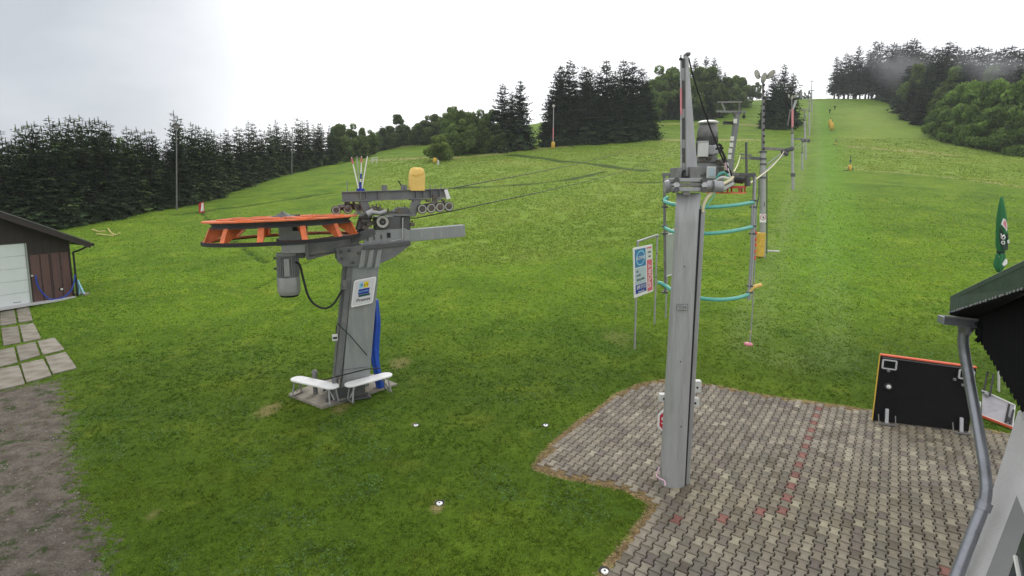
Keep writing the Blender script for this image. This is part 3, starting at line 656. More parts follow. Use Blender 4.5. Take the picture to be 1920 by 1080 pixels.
kind('bush0', leaf_crown(460, 5, 2.9, .9, 44, 9000, .17, base=(.09, .14, .03), tip=(.20, .27, .06)), leafm, trunk_mesh('trunk_bush', 5, .12, 10, 41, .45, .7), 3, 5)
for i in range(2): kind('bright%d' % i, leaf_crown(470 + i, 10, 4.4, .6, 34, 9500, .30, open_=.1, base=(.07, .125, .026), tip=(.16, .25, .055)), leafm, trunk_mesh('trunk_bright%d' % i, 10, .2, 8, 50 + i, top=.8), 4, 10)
treer = random.Random(5)
TREES = []
FEET = [(690, 288), (740, 278), (790, 272), (812, 272), (843, 275), (850, 294), (900, 290), (960, 284), (1000, 281), (1030, 276), (1100, 271), (1215, 263)]
FEETY = [(a_, ground(a_, b_).y) for a_, b_ in FEET]
def tree(kd, px, Y, top_py, name, label, group=None, wid=1., lean=0):
    if 699 < px < 1216 and Y > 134 and name != 'bush':
        Y0 = float(np.interp(px, [q[0] for q in FEETY], [q[1] for q in FEETY])); Y = Y0 + 1.2 + max(0, Y - {0: 205, 1: 155, 2: 135}[0 if px < 812 and Y > 190 else 1 if px < 1010 else 2]) * .5
    g = onground(px, Y); cm, tm, rad, H0 = KIND[kd]; ztop = zpy(top_py, Y); h = max(ztop - g.z, 1.5); s = h / (H0 * (1.02 if kd[0] in 'dyh' else .93))
    e_ = empty(name, g, label, 'bush' if 'bush' in name else 'tree', group, treer.uniform(0, 6.28)); w = s * wid * treer.uniform(.92, 1.1); e_.scale = (w, w, s)
    c = bpy.data.objects.new('crown', cm); C.objects.link(c); c.parent = e_; t = bpy.data.objects.new('trunk', tm); C.objects.link(t); t.parent = e_
    TREES.append(e_); return e_
HED = 'young spruces of the long hedge on the left'
tops = [(-90, 245), (-20, 238), (8, 232), (30, 262), (50, 238), (72, 228), (85, 230), (112, 222), (130, 226), (150, 218), (167, 219), (185, 222), (201, 220), (215, 228), (232, 262), (250, 240), (268, 242), (283, 243), (296, 244), (320, 262), (338, 210), (357, 240), (368, 228), (382, 234), (395, 242), (410, 248), (430, 244), (450, 236), (472, 228), (492, 240), (510, 232), (522, 224), (540, 232), (562, 218), (580, 226), (600, 228), (620, 236)]
bx0 = [(-120, 41), (0, 44), (120, 49), (200, 53), (260, 57), (331, 62), (400, 71), (470, 88), (547, 110), (600, 119), (640, 127)]
def hedgeY(px): return float(np.interp(px, [b[0] for b in bx0], [b[1] for b in bx0]))
n_h = 0
for k, (px, tp) in enumerate(tops):
    Yh = hedgeY(px) + 1.2
    n_h += 1; lab = 'young spruce of the left hedge'
    tree('young%d' % (k % 4), px, Yh + treer.uniform(0, 2.2), tp + treer.uniform(-3, 3), 'spruce_tree', lab, HED, 1.2)
    Yb = Yh + 5 + treer.uniform(0, 2)
    tree('young%d' % ((k + 2) % 4), px + treer.uniform(4, 11), Yb, tp + treer.uniform(1, 14), 'spruce_tree', lab, HED, 1.55)
    tree('dense%d' % (k % 3), px + treer.uniform(-8, 8), Yh + treer.uniform(-.8, .4), tp + 62 + treer.uniform(0, 26) - Yh * .28, 'spruce_tree', lab, HED, 1.35 + .0 * k)
tree('broad1', 243, 60, 258, 'deciduous_tree', 'small yellowish tree rising between the spruces of the left hedge', None, .4)
G2 = 'broadleaved trees at the far end of the left hedge'
for k, (px, Y, tp) in enumerate([(640, 134, 234), (662, 140, 232), (680, 145, 240), (655, 128, 262), (697, 142, 243), (684, 132, 262), (632, 142, 238), (706, 152, 252)]):
    tree('broad%d' % (k % 3), px, Y, tp, 'deciduous_tree', 'broadleaved tree ending the left hedge', G2, .85)
tree('open0', 748, 215, 212, 'deciduous_tree', 'loose round tree standing alone above the low far tree line', None, 1.2)
tree('young1', 716, 205, 235, 'spruce_tree', 'thin conifer just left of the loose round far tree', None, 1.5)
G3 = 'low dark trees beyond the upper meadow edge'
for k in range(15):
    px = 700 + k * 10.5 + treer.uniform(-3, 3); tree('broad%d' % (k % 3), px, 205 + treer.uniform(0, 12), 245 - k * 1.2 + treer.uniform(-5, 5) - (12 if k > 9 else 0), 'deciduous_tree', 'low dark tree of the far meadow tree line', G3, 1.1)
G4 = 'mixed trees right of the round bush'
for k, (px, Y, tp, kd) in enumerate([(815, 175, 215, 'broad0'), (832, 172, 212, 'broad1'), (848, 168, 196, 'open0'), (865, 166, 208, 'broad2'), (880, 164, 212, 'broad0'), (897, 163, 206, 'broad1'), (912, 162, 214, 'broad2'), (925, 161, 203, 'open0'), (905, 157, 226, 'broad0'), (935, 157, 232, 'broad1'), (870, 161, 224, 'broad1'), (850, 160, 232, 'broad2'), (835, 165, 235, 'broad0'), (948, 160, 222, 'broad2')]):
    tree(kd, px, Y, tp, 'deciduous_tree', 'broadleaved tree of the band right of the bush', G4, .95)
tree('dense0', 943, 158, 157, 'spruce_tree', 'left spruce of the pointed pair beside the gap in the tree line', None, 1.25)
tree('dense1', 975, 156, 151, 'spruce_tree', 'right spruce of the pointed pair beside the gap in the tree line', None, 1.3)
tree('dense2', 960, 160, 170, 'spruce_tree', 'shorter spruce between the pointed pair', None, 1.05)
tree('dense2', 924, 160, 205, 'spruce_tree', 'lowest spruce left of the pointed pair', None, .9)
tree('dense1', 988, 153, 222, 'spruce_tree', 'short spruce at the right foot of the pointed pair', None, .9)
G5 = 'tall spruces of the clump in the middle of the slope'
for k, (px, Y, tp) in enumerate([(1034, 142, 168), (1046, 139, 141), (1050, 146, 122), (1068, 141, 114), (1094, 146, 124), (1104, 140, 128), (1120, 144, 136), (1134, 141, 113), (1150, 138, 134), (1165, 143, 112), (1182, 141, 115), (1200, 142, 127), (1210, 139, 150), (1080, 136, 175), (1122, 136, 180), (1164, 136, 172), (1192, 135, 170), (1052, 136, 190), (1036, 135, 215), (1215, 137, 190), (1098, 136, 150)]):
    tree('dense%d' % (k % 3), px, Y, tp, 'spruce_tree', 'tall dark spruce of the clump in mid slope', G5, 1.35)
tree('bright0', 1224, 133, 238, 'bush', 'light green shrub at the right foot of the big spruce clump', None, .8)
G6 = 'wooded band behind the steel mast'
for k, (px, Y, tp, kd) in enumerate([(1214, 178, 155, 'open0'), (1226, 174, 150, 'broad0'), (1240, 178, 122, 'broad1'), (1254, 176, 122, 'open0'), (1262, 182, 128, 'broad2'), (1222, 171, 190, 'dense1'), (1238, 170, 176, 'dense0'), (1256, 171, 182, 'dense2'), (1270, 171, 170, 'dense0'), (1300, 182, 108, 'dense0'), (1320, 184, 104, 'dense1'), (1335, 180, 106, 'dense2'), (1290, 174, 128, 'broad1'), (1310, 174, 126, 'broad2'), (1328, 176, 128, 'broad0'), (1346, 188, 124, 'dense1'), (1356, 190, 134, 'dense2'), (1345, 178, 146, 'broad1'), (1362, 186, 146, 'broad0'), (1376, 196, 142, 'broad2'), (1388, 204, 146, 'broad0'), (1398, 212, 152, 'broad1'), (1300, 170, 165, 'dense2'), (1330, 171, 170, 'dense0'), (1358, 182, 168, 'dense1'), (1380, 196, 168, 'broad2'), (1316, 169, 190, 'dense1'), (1284, 170, 185, 'dense0')]):
    tree(kd, px, Y, tp, 'spruce_tree' if kd[0] == 'd' else 'deciduous_tree', 'spruce in the woods behind the steel mast' if kd[0] == 'd' else 'broadleaved tree in the woods behind the steel mast', G6, .85)
for k, (px, Y, tp, lab) in enumerate([(1464, 150, 120, 'tallest spruce of the small group right of the nearest lamp mast'), (1446, 148, 134, 'left spruce of the small group right of the nearest lamp mast'), (1482, 152, 136, 'right spruce of the small group right of the nearest lamp mast'), (1456, 144, 150, 'broad front spruce of the small group right of the nearest lamp mast'), (1474, 145, 158, 'front right spruce of the small group right of the nearest lamp mast'), (1434, 146, 172, 'lowest left spruce of the small group right of the nearest lamp mast')]):
    tree('dense%d' % (k % 3), px, Y, tp, 'spruce_tree', lab, None, 1.1)
G7 = 'thin trees on the hill crest by the lamp masts'
for k, (px, tp) in enumerate([(1410, 158), (1418, 152), (1424, 162), (1500, 168), (1508, 172), (1516, 170)]):
    tree('open0', px, 262 + k, tp, 'deciduous_tree', 'thin pale tree over the hill crest', G7, .7)
G8 = 'spruces at the left end of the right wood'
for k, (px, Y, tp) in enumerate([(1564, 246, 104), (1572, 240, 112), (1582, 246, 98), (1590, 241, 102), (1604, 244, 86), (1612, 240, 108), (1622, 246, 92), (1634, 241, 76), (1644, 246, 78), (1656, 242, 84), (1600, 250, 104), (1628, 252, 96), (1668, 244, 88)]):
    tree('high%d' % (k % 2), px, Y, tp, 'spruce_tree', 'bare stemmed spruce beside the right wood', G8, 1.4)
G9 = 'tall spruces of the right wood'
for k, (px, Y, tp) in enumerate([(1668, 232, 80), (1680, 228, 86), (1692, 224, 78), (1704, 218, 72), (1716, 210, 86), (1728, 204, 98), (1742, 196, 88), (1756, 190, 92), (1768, 184, 78), (1782, 178, 88), (1796, 172, 96), (1808, 166, 90), (1822, 160, 86), (1838, 155, 90), (1852, 150, 94), (1866, 146, 90), (1880, 142, 86), (1894, 138, 94), (1908, 134, 88), (1922, 132, 96), (1940, 130, 90), (1690, 214, 110), (1712, 200, 120), (1735, 190, 125), (1676, 220, 120)]):
    tree('dense%d' % (k % 3), px, Y, tp, 'spruce_tree', 'tall dark spruce at the right wood back', G9, 1.5)
G10 = 'dark trees in the middle of the right wood'
for k, (px, Y, tp) in enumerate([(1684, 202, 160), (1698, 184, 135), (1716, 172, 122), (1734, 164, 132), (1754, 156, 118), (1776, 148, 124), (1800, 142, 128), (1826, 136, 134), (1850, 132, 128), (1876, 127, 136), (1900, 123, 132), (1926, 120, 134), (1706, 166, 165), (1722, 154, 180)]):
    if k % 3 != 2: tree('dense%d' % (k % 3), px, Y, tp - 12, 'spruce_tree', 'dark spruce within the right wood', G10, 1.45)
    else: tree('broad%d' % (k % 2), px, Y, tp, 'deciduous_tree', 'dark broadleaved tree within the right wood', G10, .75)
G11 = 'bright bushy trees at the front of the right wood'
for k, (px, Y, tp) in enumerate([(1762, 128, 190), (1775, 124, 172), (1796, 121, 158), (1820, 117, 152), (1846, 113, 156), (1870, 109, 150), (1896, 105, 156), (1922, 101, 158), (1950, 98, 160), (1785, 118, 210), (1815, 112, 200), (1850, 107, 205), (1884, 102, 200), (1915, 97, 210), (1752, 132, 205)]):
    tree('bright%d' % (k % 2), px, Y, tp, 'deciduous_tree', 'light green bushy tree before the right wood', G11, .85)
tree('bush0', 823, ground(823, 301).y, 256, 'bush', 'round leafy bush alone at the upper edge of the meadow', None, 1.3)

ORD = 'first second third fourth fifth sixth seventh eighth ninth tenth eleventh twelfth thirteenth fourteenth fifteenth sixteenth seventeenth eighteenth nineteenth twentieth'.split()
def ordw(k):
    if k < 20: return ORD[k]
    return ('twenty-' if k < 29 else 'thirty-' if 30 <= k < 39 else 'forty-') + ORD[(k + 1) % 10 - 1] if (k + 1) % 10 else {30: 'thirtieth', 40: 'fortieth'}[k + 1]
def number_rows():
    """give each tree of a group its own place in the row, counted from its left end"""
    gr = {}
    for e_ in TREES:
        if e_.get('group'): gr.setdefault((e_['group'], e_['label']), []).append(e_)
    for (g, lb), L_ in gr.items():
        if len(L_) < 2: continue
        rows = {'': L_}
        if g == HED: rows = {'front row': L_[0::3], 'back row': L_[1::3], 'short filling row': L_[2::3]}
        for rn, RL in rows.items():
            RL = sorted(RL, key=lambda o: o.location.x / o.location.y)
            for k, o in enumerate(RL): o['label'] = lb + (', ' + rn if rn else '') + ', ' + ordw(k) + ' from its left end'
number_rows()

# ================================================================ left drive station
sg = ground(648, 742)
st = empty('ski_lift_station', sg, 'grey ski lift drive station with big orange wheel, hanging motor and two roller groups', 'ski lift station', None, 0)
SR = R(24); F = Frame(sg, SR); RM = Matrix.Rotation(SR, 3, 'Z')
frm = bpy.data.objects.new('support_frame', None)   # local axes are turned by SR: build in turned axes, then rotate the thing
bpy.data.objects.remove(frm); st.rotation_euler = (0, 0, SR)
def V3(p): return Vector(p)
def mid(a, b, t=.5): return V3(a).lerp(V3(b), t)
# mast: slanted tapering box column. front face lies on y=-.23 .. back +.23
mb = MB(); bl, br = F.L(640, 742, -.30), F.L(692, 724, -.30); tl, tr = F.L(664, 470, -.24), F.L(713, 470, -.24)
tb = .62
mb.add([bl, br, br + V3((0, tb, 0)), bl + V3((0, tb, 0)), tl, tr, tr + V3((0, .5, 0)), tl + V3((0, .5, 0))], [(0, 1, 2, 3), (7, 6, 5, 4), (0, 4, 5, 1), (1, 5, 6, 2), (2, 6, 7, 3), (3, 7, 4, 0)])
mast = mb.build('mast', M['gpaintl'], st, .012)
# side channel with a dark web on the left flank, folded edge strip
mb = MB(); a, b = bl + V3((-.06, .06, .45)), tl + V3((-.06, .04, 0))
mb.beam(a, b, .14, .10, (0, 1, 0)); a, b = bl + V3((-.13, .34, .1)), tl + V3((-.15, .30, -.1)); mb.beam(a, b, .14, .30, (0, 1, 0))
mb.build('mast_flange', M['gpaint'], st, .008)
mb = MB(); mb.box(mid(bl, br) + V3((-.02, -.012, .62)), (.72, .012, .01)); mb.box(mid(bl, tl, .93) + V3((.33, -.012, 0)), (.16, .012, .16)); mb.build('weld_seam', M['gpaintd'], mast)
bp_ = MB(); bp_.box((.02, 0, .05), (1.15, 1.0, .04)); bp_.box((.02, -.33, .22), (.9, .03, .30)); bp_.box((-.42, 0, .22), (.03, .7, .30)); bp_.build('base_plate', M['gpaintd'], st, .005)
for x, y in ((-.5, -.42), (-.5, .4), (0, -.44), (.5, -.42)):
    mb = MB(); mb.cyl((x, y, .07), (x, y, .17), .028, 8); mb.cyl((x, y, .07), (x, y, .11), .05, 6); mb.build('anchor_bolt', M['gpaintd'], st)
for px, py in ((590, 700), (627, 712)):
    c = F.L(px, py, .25 if px < 600 else -.42); mb = MB(); mb.cyl((c.x, c.y, .05), (c.x, c.y, c.z + .02), .06, 12); mb.lathe((c.x, c.y, c.z), [(.075, 0), (.075, .05), (.05, .09), (.0, .10)], 12); mb.build('capped_stub', M['gpaint'], st)
# stepped saddle plates under the arm
mb = MB()
for yl, t in ((-.36, .03), (.32, .03)):
    mb.prism(F.poly([(630, 465), (712, 455), (766, 452), (772, 458), (740, 482), (712, 495), (700, 500), (645, 500), (632, 490)], yl), (0, t, 0))
mb.prism([p for p in F.poly([(632, 470), (668, 466), (668, 497), (645, 499), (633, 489)], -.34)], (0, .66, 0))
saddle = mb.build('saddle', M['gpaint'], st, .006)
mb = MB(); mb.prism(F.poly([(682, 462), (770, 452), (770, 459), (682, 469)], -.42), (0, .8, 0)); mb.build('saddle_plate', M['gpaintd'], st, .004)
mb = MB()
for x0 in (680, 695, 710):    # ribs with slots between
    mb.prism(F.poly([(x0 - 2, 470), (x0 + 6, 468), (x0 + 2, 500), (x0 - 8, 503)], -.40), (0, .04, 0))
mb.build('rib', M['gpaintl'], st, .004)
for px, py in ((640, 472), (655, 470), (641, 485), (673, 474), (662, 492)):
    c = F.L(px, py, -.37); mb = MB(); mb.cyl(c, c - V3((0, .05, 0)), .035, 6); mb.cyl(c, c - V3((0, .08, 0)), .018, 8); mb.build('bolt', M['gpaintd'], saddle)
# main arm: hollow box section from gearbox (left, near) to free end (right, far)
al, ar = F.L(575, 465, 0), F.L(869, 432, 0); zarm = (al.z + ar.z) / 2
a0 = F.L(660, 455, 0); mb = MB(); mb.beam((F.L(715, 445).x, 0, F.L(715, 446).z), (ar.x, 0, ar.z), .30, .33); arm = mb.build('arm', M['gpaintl'], st, .012)
mb = MB(); mb.box((ar.x + .001, 0, ar.z), (.006, .24, .27)); mb.build('open_end', M['gpaintd'], arm)
mb = MB(); mb.beam(F.L(574, 466, 0), F.L(672, 452, 0), .30, .42); mb.prism(F.poly([(574, 478), (632, 470), (632, 474), (576, 488)], -.15), (0, .3, 0)); mb.build('motor_arm', M['gpaint'], st, .01)
mb = MB(); mb.prism(F.poly([(682, 446), (703, 432), (760, 428), (768, 434), (768, 452), (683, 462)], -.22), (0, .06, 0)); mb.build('bracket_plate', M['gpaintl'], st, .005)
mb = MB(); mb.prism(F.poly([(660, 446), (672, 436), (686, 430), (704, 430), (704, 440), (690, 446), (676, 452), (660, 455)], -.26), (0, .5, 0)); mb.build('hinge_lug', M['gpaintd'], st, .01)
for px, py in ((690, 448), (702, 446), (715, 444)):
    c = F.L(px, py, -.24); mb = MB(); mb.box(c, (.03, .03, .11)); mb.build('slot_bolt', M['gpaintd'], arm)
c = F.L(729, 441, -.24); mb = MB(); mb.box(c, (.09, .02, .13)); mb.build('arm_slot', M['black'], arm)
mb = MB(); p0 = F.L(755, 408, -.3); p1 = F.L(755, 448, -.3); p2 = F.L(732, 453, -.3); mb.tube([p0, p1, p2], .018, 8); mb.build('drain_pipe', M['alu'], st)
mb = MB(); mb.tube([F.L(732, 453, -.3), F.L(730, 462, -.3), F.L(731, 478, -.3)], .006, 5); mb.build('thin_wire', M['cable'], st)
# gearbox and motor under the wheel
gx = F.L(541, 470, 0).x
def bpx(x0, y0, x1, y1, yl, dep, name, mt, par=None, bev=.01):
    a_, b_ = F.L(x0, y0, yl), F.L(x1, y1, yl); m_ = MB(); m_.box(((a_.x + b_.x) / 2, yl + dep / 2, (a_.z + b_.z) / 2), (abs(b_.x - a_.x), dep, abs(a_.z - b_.z))); return m_.build(name, mt, par or st, bev)
gb = bpx(527, 453, 573, 474, -.32, .64, 'gearbox', M['galv'])
bpx(522, 421, 576, 452, -.24, .48, 'gearbox_neck', M['gpaintl'])
bpx(518, 452, 575, 459, -.36, .72, 'gearbox_flange', M['gpaint'], gb, .006)
bpx(570, 420, 579, 483, -.34, .68, 'mounting_plate', M['gpaint'])
bpx(556, 474, 572, 484, -.2, .5, 'drain_block', M['gpaintd'])
bpx(548, 424, 561, 433, -.27, .05, 'vent_opening', M['black'], gb, 0)
mc = Vector((gx - .03, 0, 0)); zt, zf, zb_ = F.L(541, 474, 0).z, F.L(541, 521, 0).z, F.L(541, 552, 0).z
mb = MB(); mb.lathe((mc.x, mc.y, 0), [(.27, zt), (.27, zt - .06), (.22, zt - .07), (.22, zf + .02)], 28); motor = mb.build('motor', M['fins'], st)
mb = MB()
for k in range(30):
    a = 2 * math.pi * k / 30; d = V3((math.cos(a), math.sin(a), 0)); x_ = mc + d * .24; mb.box((x_.x, x_.y, (zt - .08 + zf + .03) / 2), (.055, .010, zt - zf - .12), Matrix.Rotation(a, 3, 'Z'))
mb.build('cooling_fins', M['fins'], motor)
mb = MB(); mb.lathe((mc.x, mc.y, 0), [(.275, zf + .03), (.275, zb_ + .12), (.262, zb_ + .05), (.23, zb_)], 32); mb.lathe((mc.x, mc.y, 0), [(.281, zf - .04), (.281, zf - .06)], 32); mb.build('fan_cowl', M['alu'], motor, label='smooth silver lower cowl of the motor')
mb = MB(); mb.lathe((mc.x, mc.y, 0), [(.235, zb_ - .012), (.2, zb_ - .05), (.0, zb_ - .055)], 24); mb.build('fan_grille', M['black'], motor)
mb = MB(); mb.box((mc.x - .04, mc.y - .27, (zt + zf) / 2 - .02), (.12, .06, zt - zf - .2)); mb.tube([(mc.x - .05, mc.y - .31, zt - .15), (mc.x - .05, mc.y - .31, zf + .1)], .015, 6); mb.build('terminal_box', M['alu'], motor, .006)
for dz in (.12, .38):
    mb = MB(); mb.cyl((mc.x - .27, mc.y - .02, zt - dz), (mc.x - .33, mc.y - .02, zt - dz), .03, 8); mb.build('lifting_eye', M['gpaintd'], motor)
# bull wheel
wr = (F.L(678, 402, 0) - F.L(383, 412, 0)).length / 2 * .985; wz1 = F.L(530, 411, 0).z; wz0 = F.L(530, 449, 0).z + .02; wc = V3((F.L(531, 410, 0).x, 0, 0))
WM = Matrix.Translation((wc.x, wc.y, wz1)) @ Matrix.Rotation(R(-1.5), 4, 'Y') @ Matrix.Rotation(R(-1.7), 4, 'X')
wheel = bpy.data.objects.new('bull_wheel', None)
def wbuild(mb, name, mt, bev=0, par=None, label=None):
    mb.v = [tuple(WM @ Vector(v)) for v in mb.v]; return mb.build(name, mt, par, bev, label=label)
mb = MB(); mb.lathe((0, 0, 0), [(wr - .34, .0), (wr - .34, .035), (wr, .035), (wr, 0), (wr - .34, .0)], 72, smooth=False)
for k in range(8):
    a = 2 * math.pi * (k + .3) / 8; d = V3((math.cos(a), math.sin(a), 0)); mb.beam(d * .2 + V3((0, 0, .02)), d * (wr - .3) + V3((0, 0, .02)), .16, .09)
mb.lathe((0, 0, 0), [(0, -.02), (.42, -.02), (.42, .05), (0, .05)], 24, smooth=False)
rw = random.Random(3)
for k in range(14):
    a = 2 * math.pi * (k + rw.uniform(0, .4)) / 14; rr = rw.choice((wr - .15, wr - .22, wr - .4)); mb.box((math.cos(a) * rr, math.sin(a) * rr, .05), (.30, .16, .03), Matrix.Rotation(a + 1.57, 3, 'Z'))
bpy.data.objects.remove(wheel)
wheel = wbuild(mb, 'bull_wheel', M['orange'], .004, st)
mb = MB(); mb.lathe((0, 0, 0), [(wr - .22, -.01), (wr - .14, -.01), (wr - .22, -.075), (wr - .14, -.14), (wr - .26, -.14), (wr - .26, -.01)], 72, smooth=False); wbuild(mb, 'rope_groove', M['gpaintd'], 0, wheel)
dz = wz0 - wz1
mb = MB(); mb.lathe((0, 0, 0), [(wr - .09, dz + .05), (wr + .01, dz + .05), (wr + .01, dz - .0), (wr - .09, dz - .0), (wr - .09, dz + .05)], 72, smooth=False); wbuild(mb, 'lower_ring', M['orange'], 0, wheel)
mb = MB(); mb.lathe((0, 0, 0), [(wr + .012, dz + .055), (wr + .045, dz + .045), (wr + .045, dz - .035), (wr + .012, dz - .035), (wr + .012, dz + .055)], 72, smooth=False); wbuild(mb, 'rubber_rim', M['black'], 0, wheel)
for k in range(12):
    a = 2 * math.pi * (k + .42) / 12; d = V3((math.cos(a), math.sin(a), 0)); s_ = V3((-math.sin(a), math.cos(a), 0)); top, bot = -.13, dz + .03
    mb = MB(); mb.prism([d * (wr - .62) + V3((0, 0, top)), d * (wr - .16) + V3((0, 0, top)), d * (wr - .02) + V3((0, 0, bot)), d * (wr - .16) + V3((0, 0, bot))], s_ * .018)
    mb.beam(d * (wr - .15) + V3((0, 0, top)) + s_ * .009, d * (wr - .01) + V3((0, 0, bot)) + s_ * .009, .13, .02, d); wbuild(mb, 'bracket', M['orange'], 0, wheel)
mb = MB(); mb.lathe((0, 0, 0), [(.30, .05), (.28, .08), (.16, .10), (.14, .13), (.06, .15), (.04, .19), (0, .2)], 24); mb.box((.25, 0, .08), (.3, .10, .05)); wbuild(mb, 'hub_cap', M['gpaintd'], 0, wheel)
# head machinery between wheel and free arm
bpx(705, 407, 752, 430, -.22, .5, 'hydraulic_housing', M['gpaintd'])
bpx(752, 406, 770, 431, -.15, .35, 'housing_cheek', M['gpaintd'])
mb = MB(); mb.beam(F.L(665, 400, -.2), F.L(778, 404, -.2), .10, .05); mb.build('guide_rail', M['gpaint'], st, .005)
mb = MB(); mb.prism(F.poly([(668, 432), (676, 405), (690, 398), (700, 402), (690, 430)], -.05), (0, .3, 0)); mb.build('rope_shoe', M['gpaint'], st, .03)
mb = MB(); mb.tube([F.L(697, 398, -.3), F.L(712, 400, -.3), F.L(724, 396, -.3)], .06, 10); mb.tube([F.L(688, 402, -.25), F.L(700, 396, -.25)], .09, 10); mb.build('hydraulic_cylinder', M['galv'], st)
for px, py in ((698, 392), (706, 390), (713, 393), (728, 398), (746, 396), (759, 393), (681, 414), (692, 421), (700, 418), (684, 427), (773, 421)):
    c = F.L(px, py, -.12 + rw.uniform(-.1, .1)); mb = MB(); mb.box(c, (.10 + rw.uniform(0, .08), .12, .07 + rw.uniform(0, .05)), Matrix.Rotation(rw.uniform(-.4, .4), 3, 'Y')); mb.cyl(c, c + V3((0, 0, .12)), .02, 6); mb.build('clamp', M['cast'], st, .006)
mb = MB(); mb.prism(F.poly([(738, 397), (748, 389), (765, 389), (770, 396), (770, 404), (738, 404)], -.2), (0, .34, 0)); mb.build('hose_guard', M['gpaintd'], st, .01)
c = F.L(717, 416, -.34); mb = MB(); mb.lathe(c, [(.10, -.03), (.165, -.02), (.175, .0), (.165, .03), (.10, .04)], 28, (0, 1, 0)); gw = mb.build('guide_wheel', M['black'], st)
mb = MB(); mb.lathe(c, [(.155, -.032), (.085, -.040), (.085, -.02), (.155, -.02), (.155, -.032)], 28, (0, 1, 0)); mb.build('wheel_disc', M['wheelrim'], gw); mb = MB(); mb.cyl(c - V3((0, .07, 0)), c, .04, 8); mb.build('axle', M['gpaintd'], gw)
# upper roller beam on two inclined legs
bA, bB = F.L(641, 369, 0), F.L(838, 362, 0); mb = MB(); mb.ibeam(bA, bB, .2, .26, .02); ub = mb.build('upper_beam', M['gpaint'], st, .004)
for px in (673, 684, 705, 776, 790, 805, 822): 
    p = bA.lerp(bB, (px - 641) / 197); mb = MB(); mb.box(p, (.015, .19, .22)); mb.build('stiffener', M['gpaint'], ub)
for (x0, y0, x1, y1) in ((680, 376, 692, 404), (782, 373, 772, 402)):
    mb = MB(); mb.beam(F.L(x0, y0, 0), F.L(x1, y1, 0), .2, .2, (0, 1, 0)); mb.build('beam_leg', M['gpaint'], st, .01)
    p = F.L(x0, y0, 0); mb = MB(); mb.box(p + V3((0, 0, -.02)), (.42, .24, .03)); mb.build('leg_plate', M['gpaintd'], st)
mb = MB(); mb.prism(F.poly([(833, 356), (839, 355), (845, 372), (838, 374)], -.12), (0, .03, 0)); mb.build('end_plate', M['white'], ub)
for px, h in ((651, .30), (715, .14), (720, .14), (751, .14), (757, .12), (805, .1), (815, .1), (826, .12)):
    p = bA.lerp(bB, (px - 641) / 197) + V3((0, 0, .13)); mb = MB(); w_ = .02 if px in (651, 805, 815, 826) else .07
    mb.box(p + V3((0, 0, h / 2)), (w_, w_, h)); mb.build('pin' if w_ < .05 else 'lug', M['galvd'] if w_ < .05 else M['gpaint'], ub, .004)
mb = MB(); mb.beam(F.L(747, 339, 0), F.L(758, 357, 0), .03, .03, (0, 1, 0)); mb.build('lever', M['black'], ub)
def rollers(px0, py0, px1, py1, n_, r_, yl):
    A_, B_ = F.L(px0, py0, yl), F.L(px1, py1, yl); a_ = MB(); up_ = A_.lerp(B_, .5) + V3((0, .02, r_ * 1.25)); a_.beam(A_.lerp(B_, .12) + V3((0, .08, .09)), B_.lerp(A_, .12) + V3((0, .08, .09)), .05, .10)
    a_.beam(A_ + V3((0, .08, 0)), A_.lerp(B_, .33) + V3((0, .08, .02)), .04, .09); a_.beam(B_ + V3((0, .08, 0)), A_.lerp(B_, .66) + V3((0, .08, .02)), .04, .09); a_.beam(A_.lerp(B_, .5) + V3((0, .1, .08)), up_ + V3((0, .06, .18)), .12, .10); 
    ra = a_.build('roller_rocker', M['cast'], st, .006)
    for k in range(n_):
        c_ = A_.lerp(B_, k / (n_ - 1)); w_ = MB(); w_.lathe(c_, [(.05, -.04), (r_, -.045), (r_, .045), (.05, .04)], 20, (0, 1, 0)); q_ = w_.build('roller', M['black'], ra)
        w_ = MB(); w_.lathe(c_, [(r_ * .9, -.048), (r_ * .62, -.058), (r_ * .62, -.04), (r_ * .9, -.04), (r_ * .9, -.048)], 20, (0, 1, 0)); w_.build('tyre_face', M['wheelrim'], q_)
        w_ = MB(); w_.cyl(c_ - V3((0, .08, 0)), c_, .035, 6); w_.cyl(c_ - V3((0, .055, 0)), c_, .075, 10); w_.build('axle', M['cast'], q_)
rollers(791, 392, 841, 387, 4, .135, -.14)
rollers(630, 394, 673, 390, 3, .12, .30)
for px, py, w_, h_ in ((803, 376, .12, .08), (812, 381, .1, .1), (822, 374, .14, .07), (831, 376, .1, .06), (838, 382, .08, .1), (640, 386, .16, .08), (650, 389, .12, .06), (663, 380, .05, .2), (668, 386, .1, .12), (655, 377, .04, .16)):
    c = F.L(px, py, -.05 if px > 700 else .25); mb = MB(); mb.box(c, (w_, .1, h_), Matrix.Rotation(rw.uniform(-.5, .5), 3, 'Y')); mb.build('roller_fitting', M['cast'] if px % 2 else M['galvd'], st, .005)
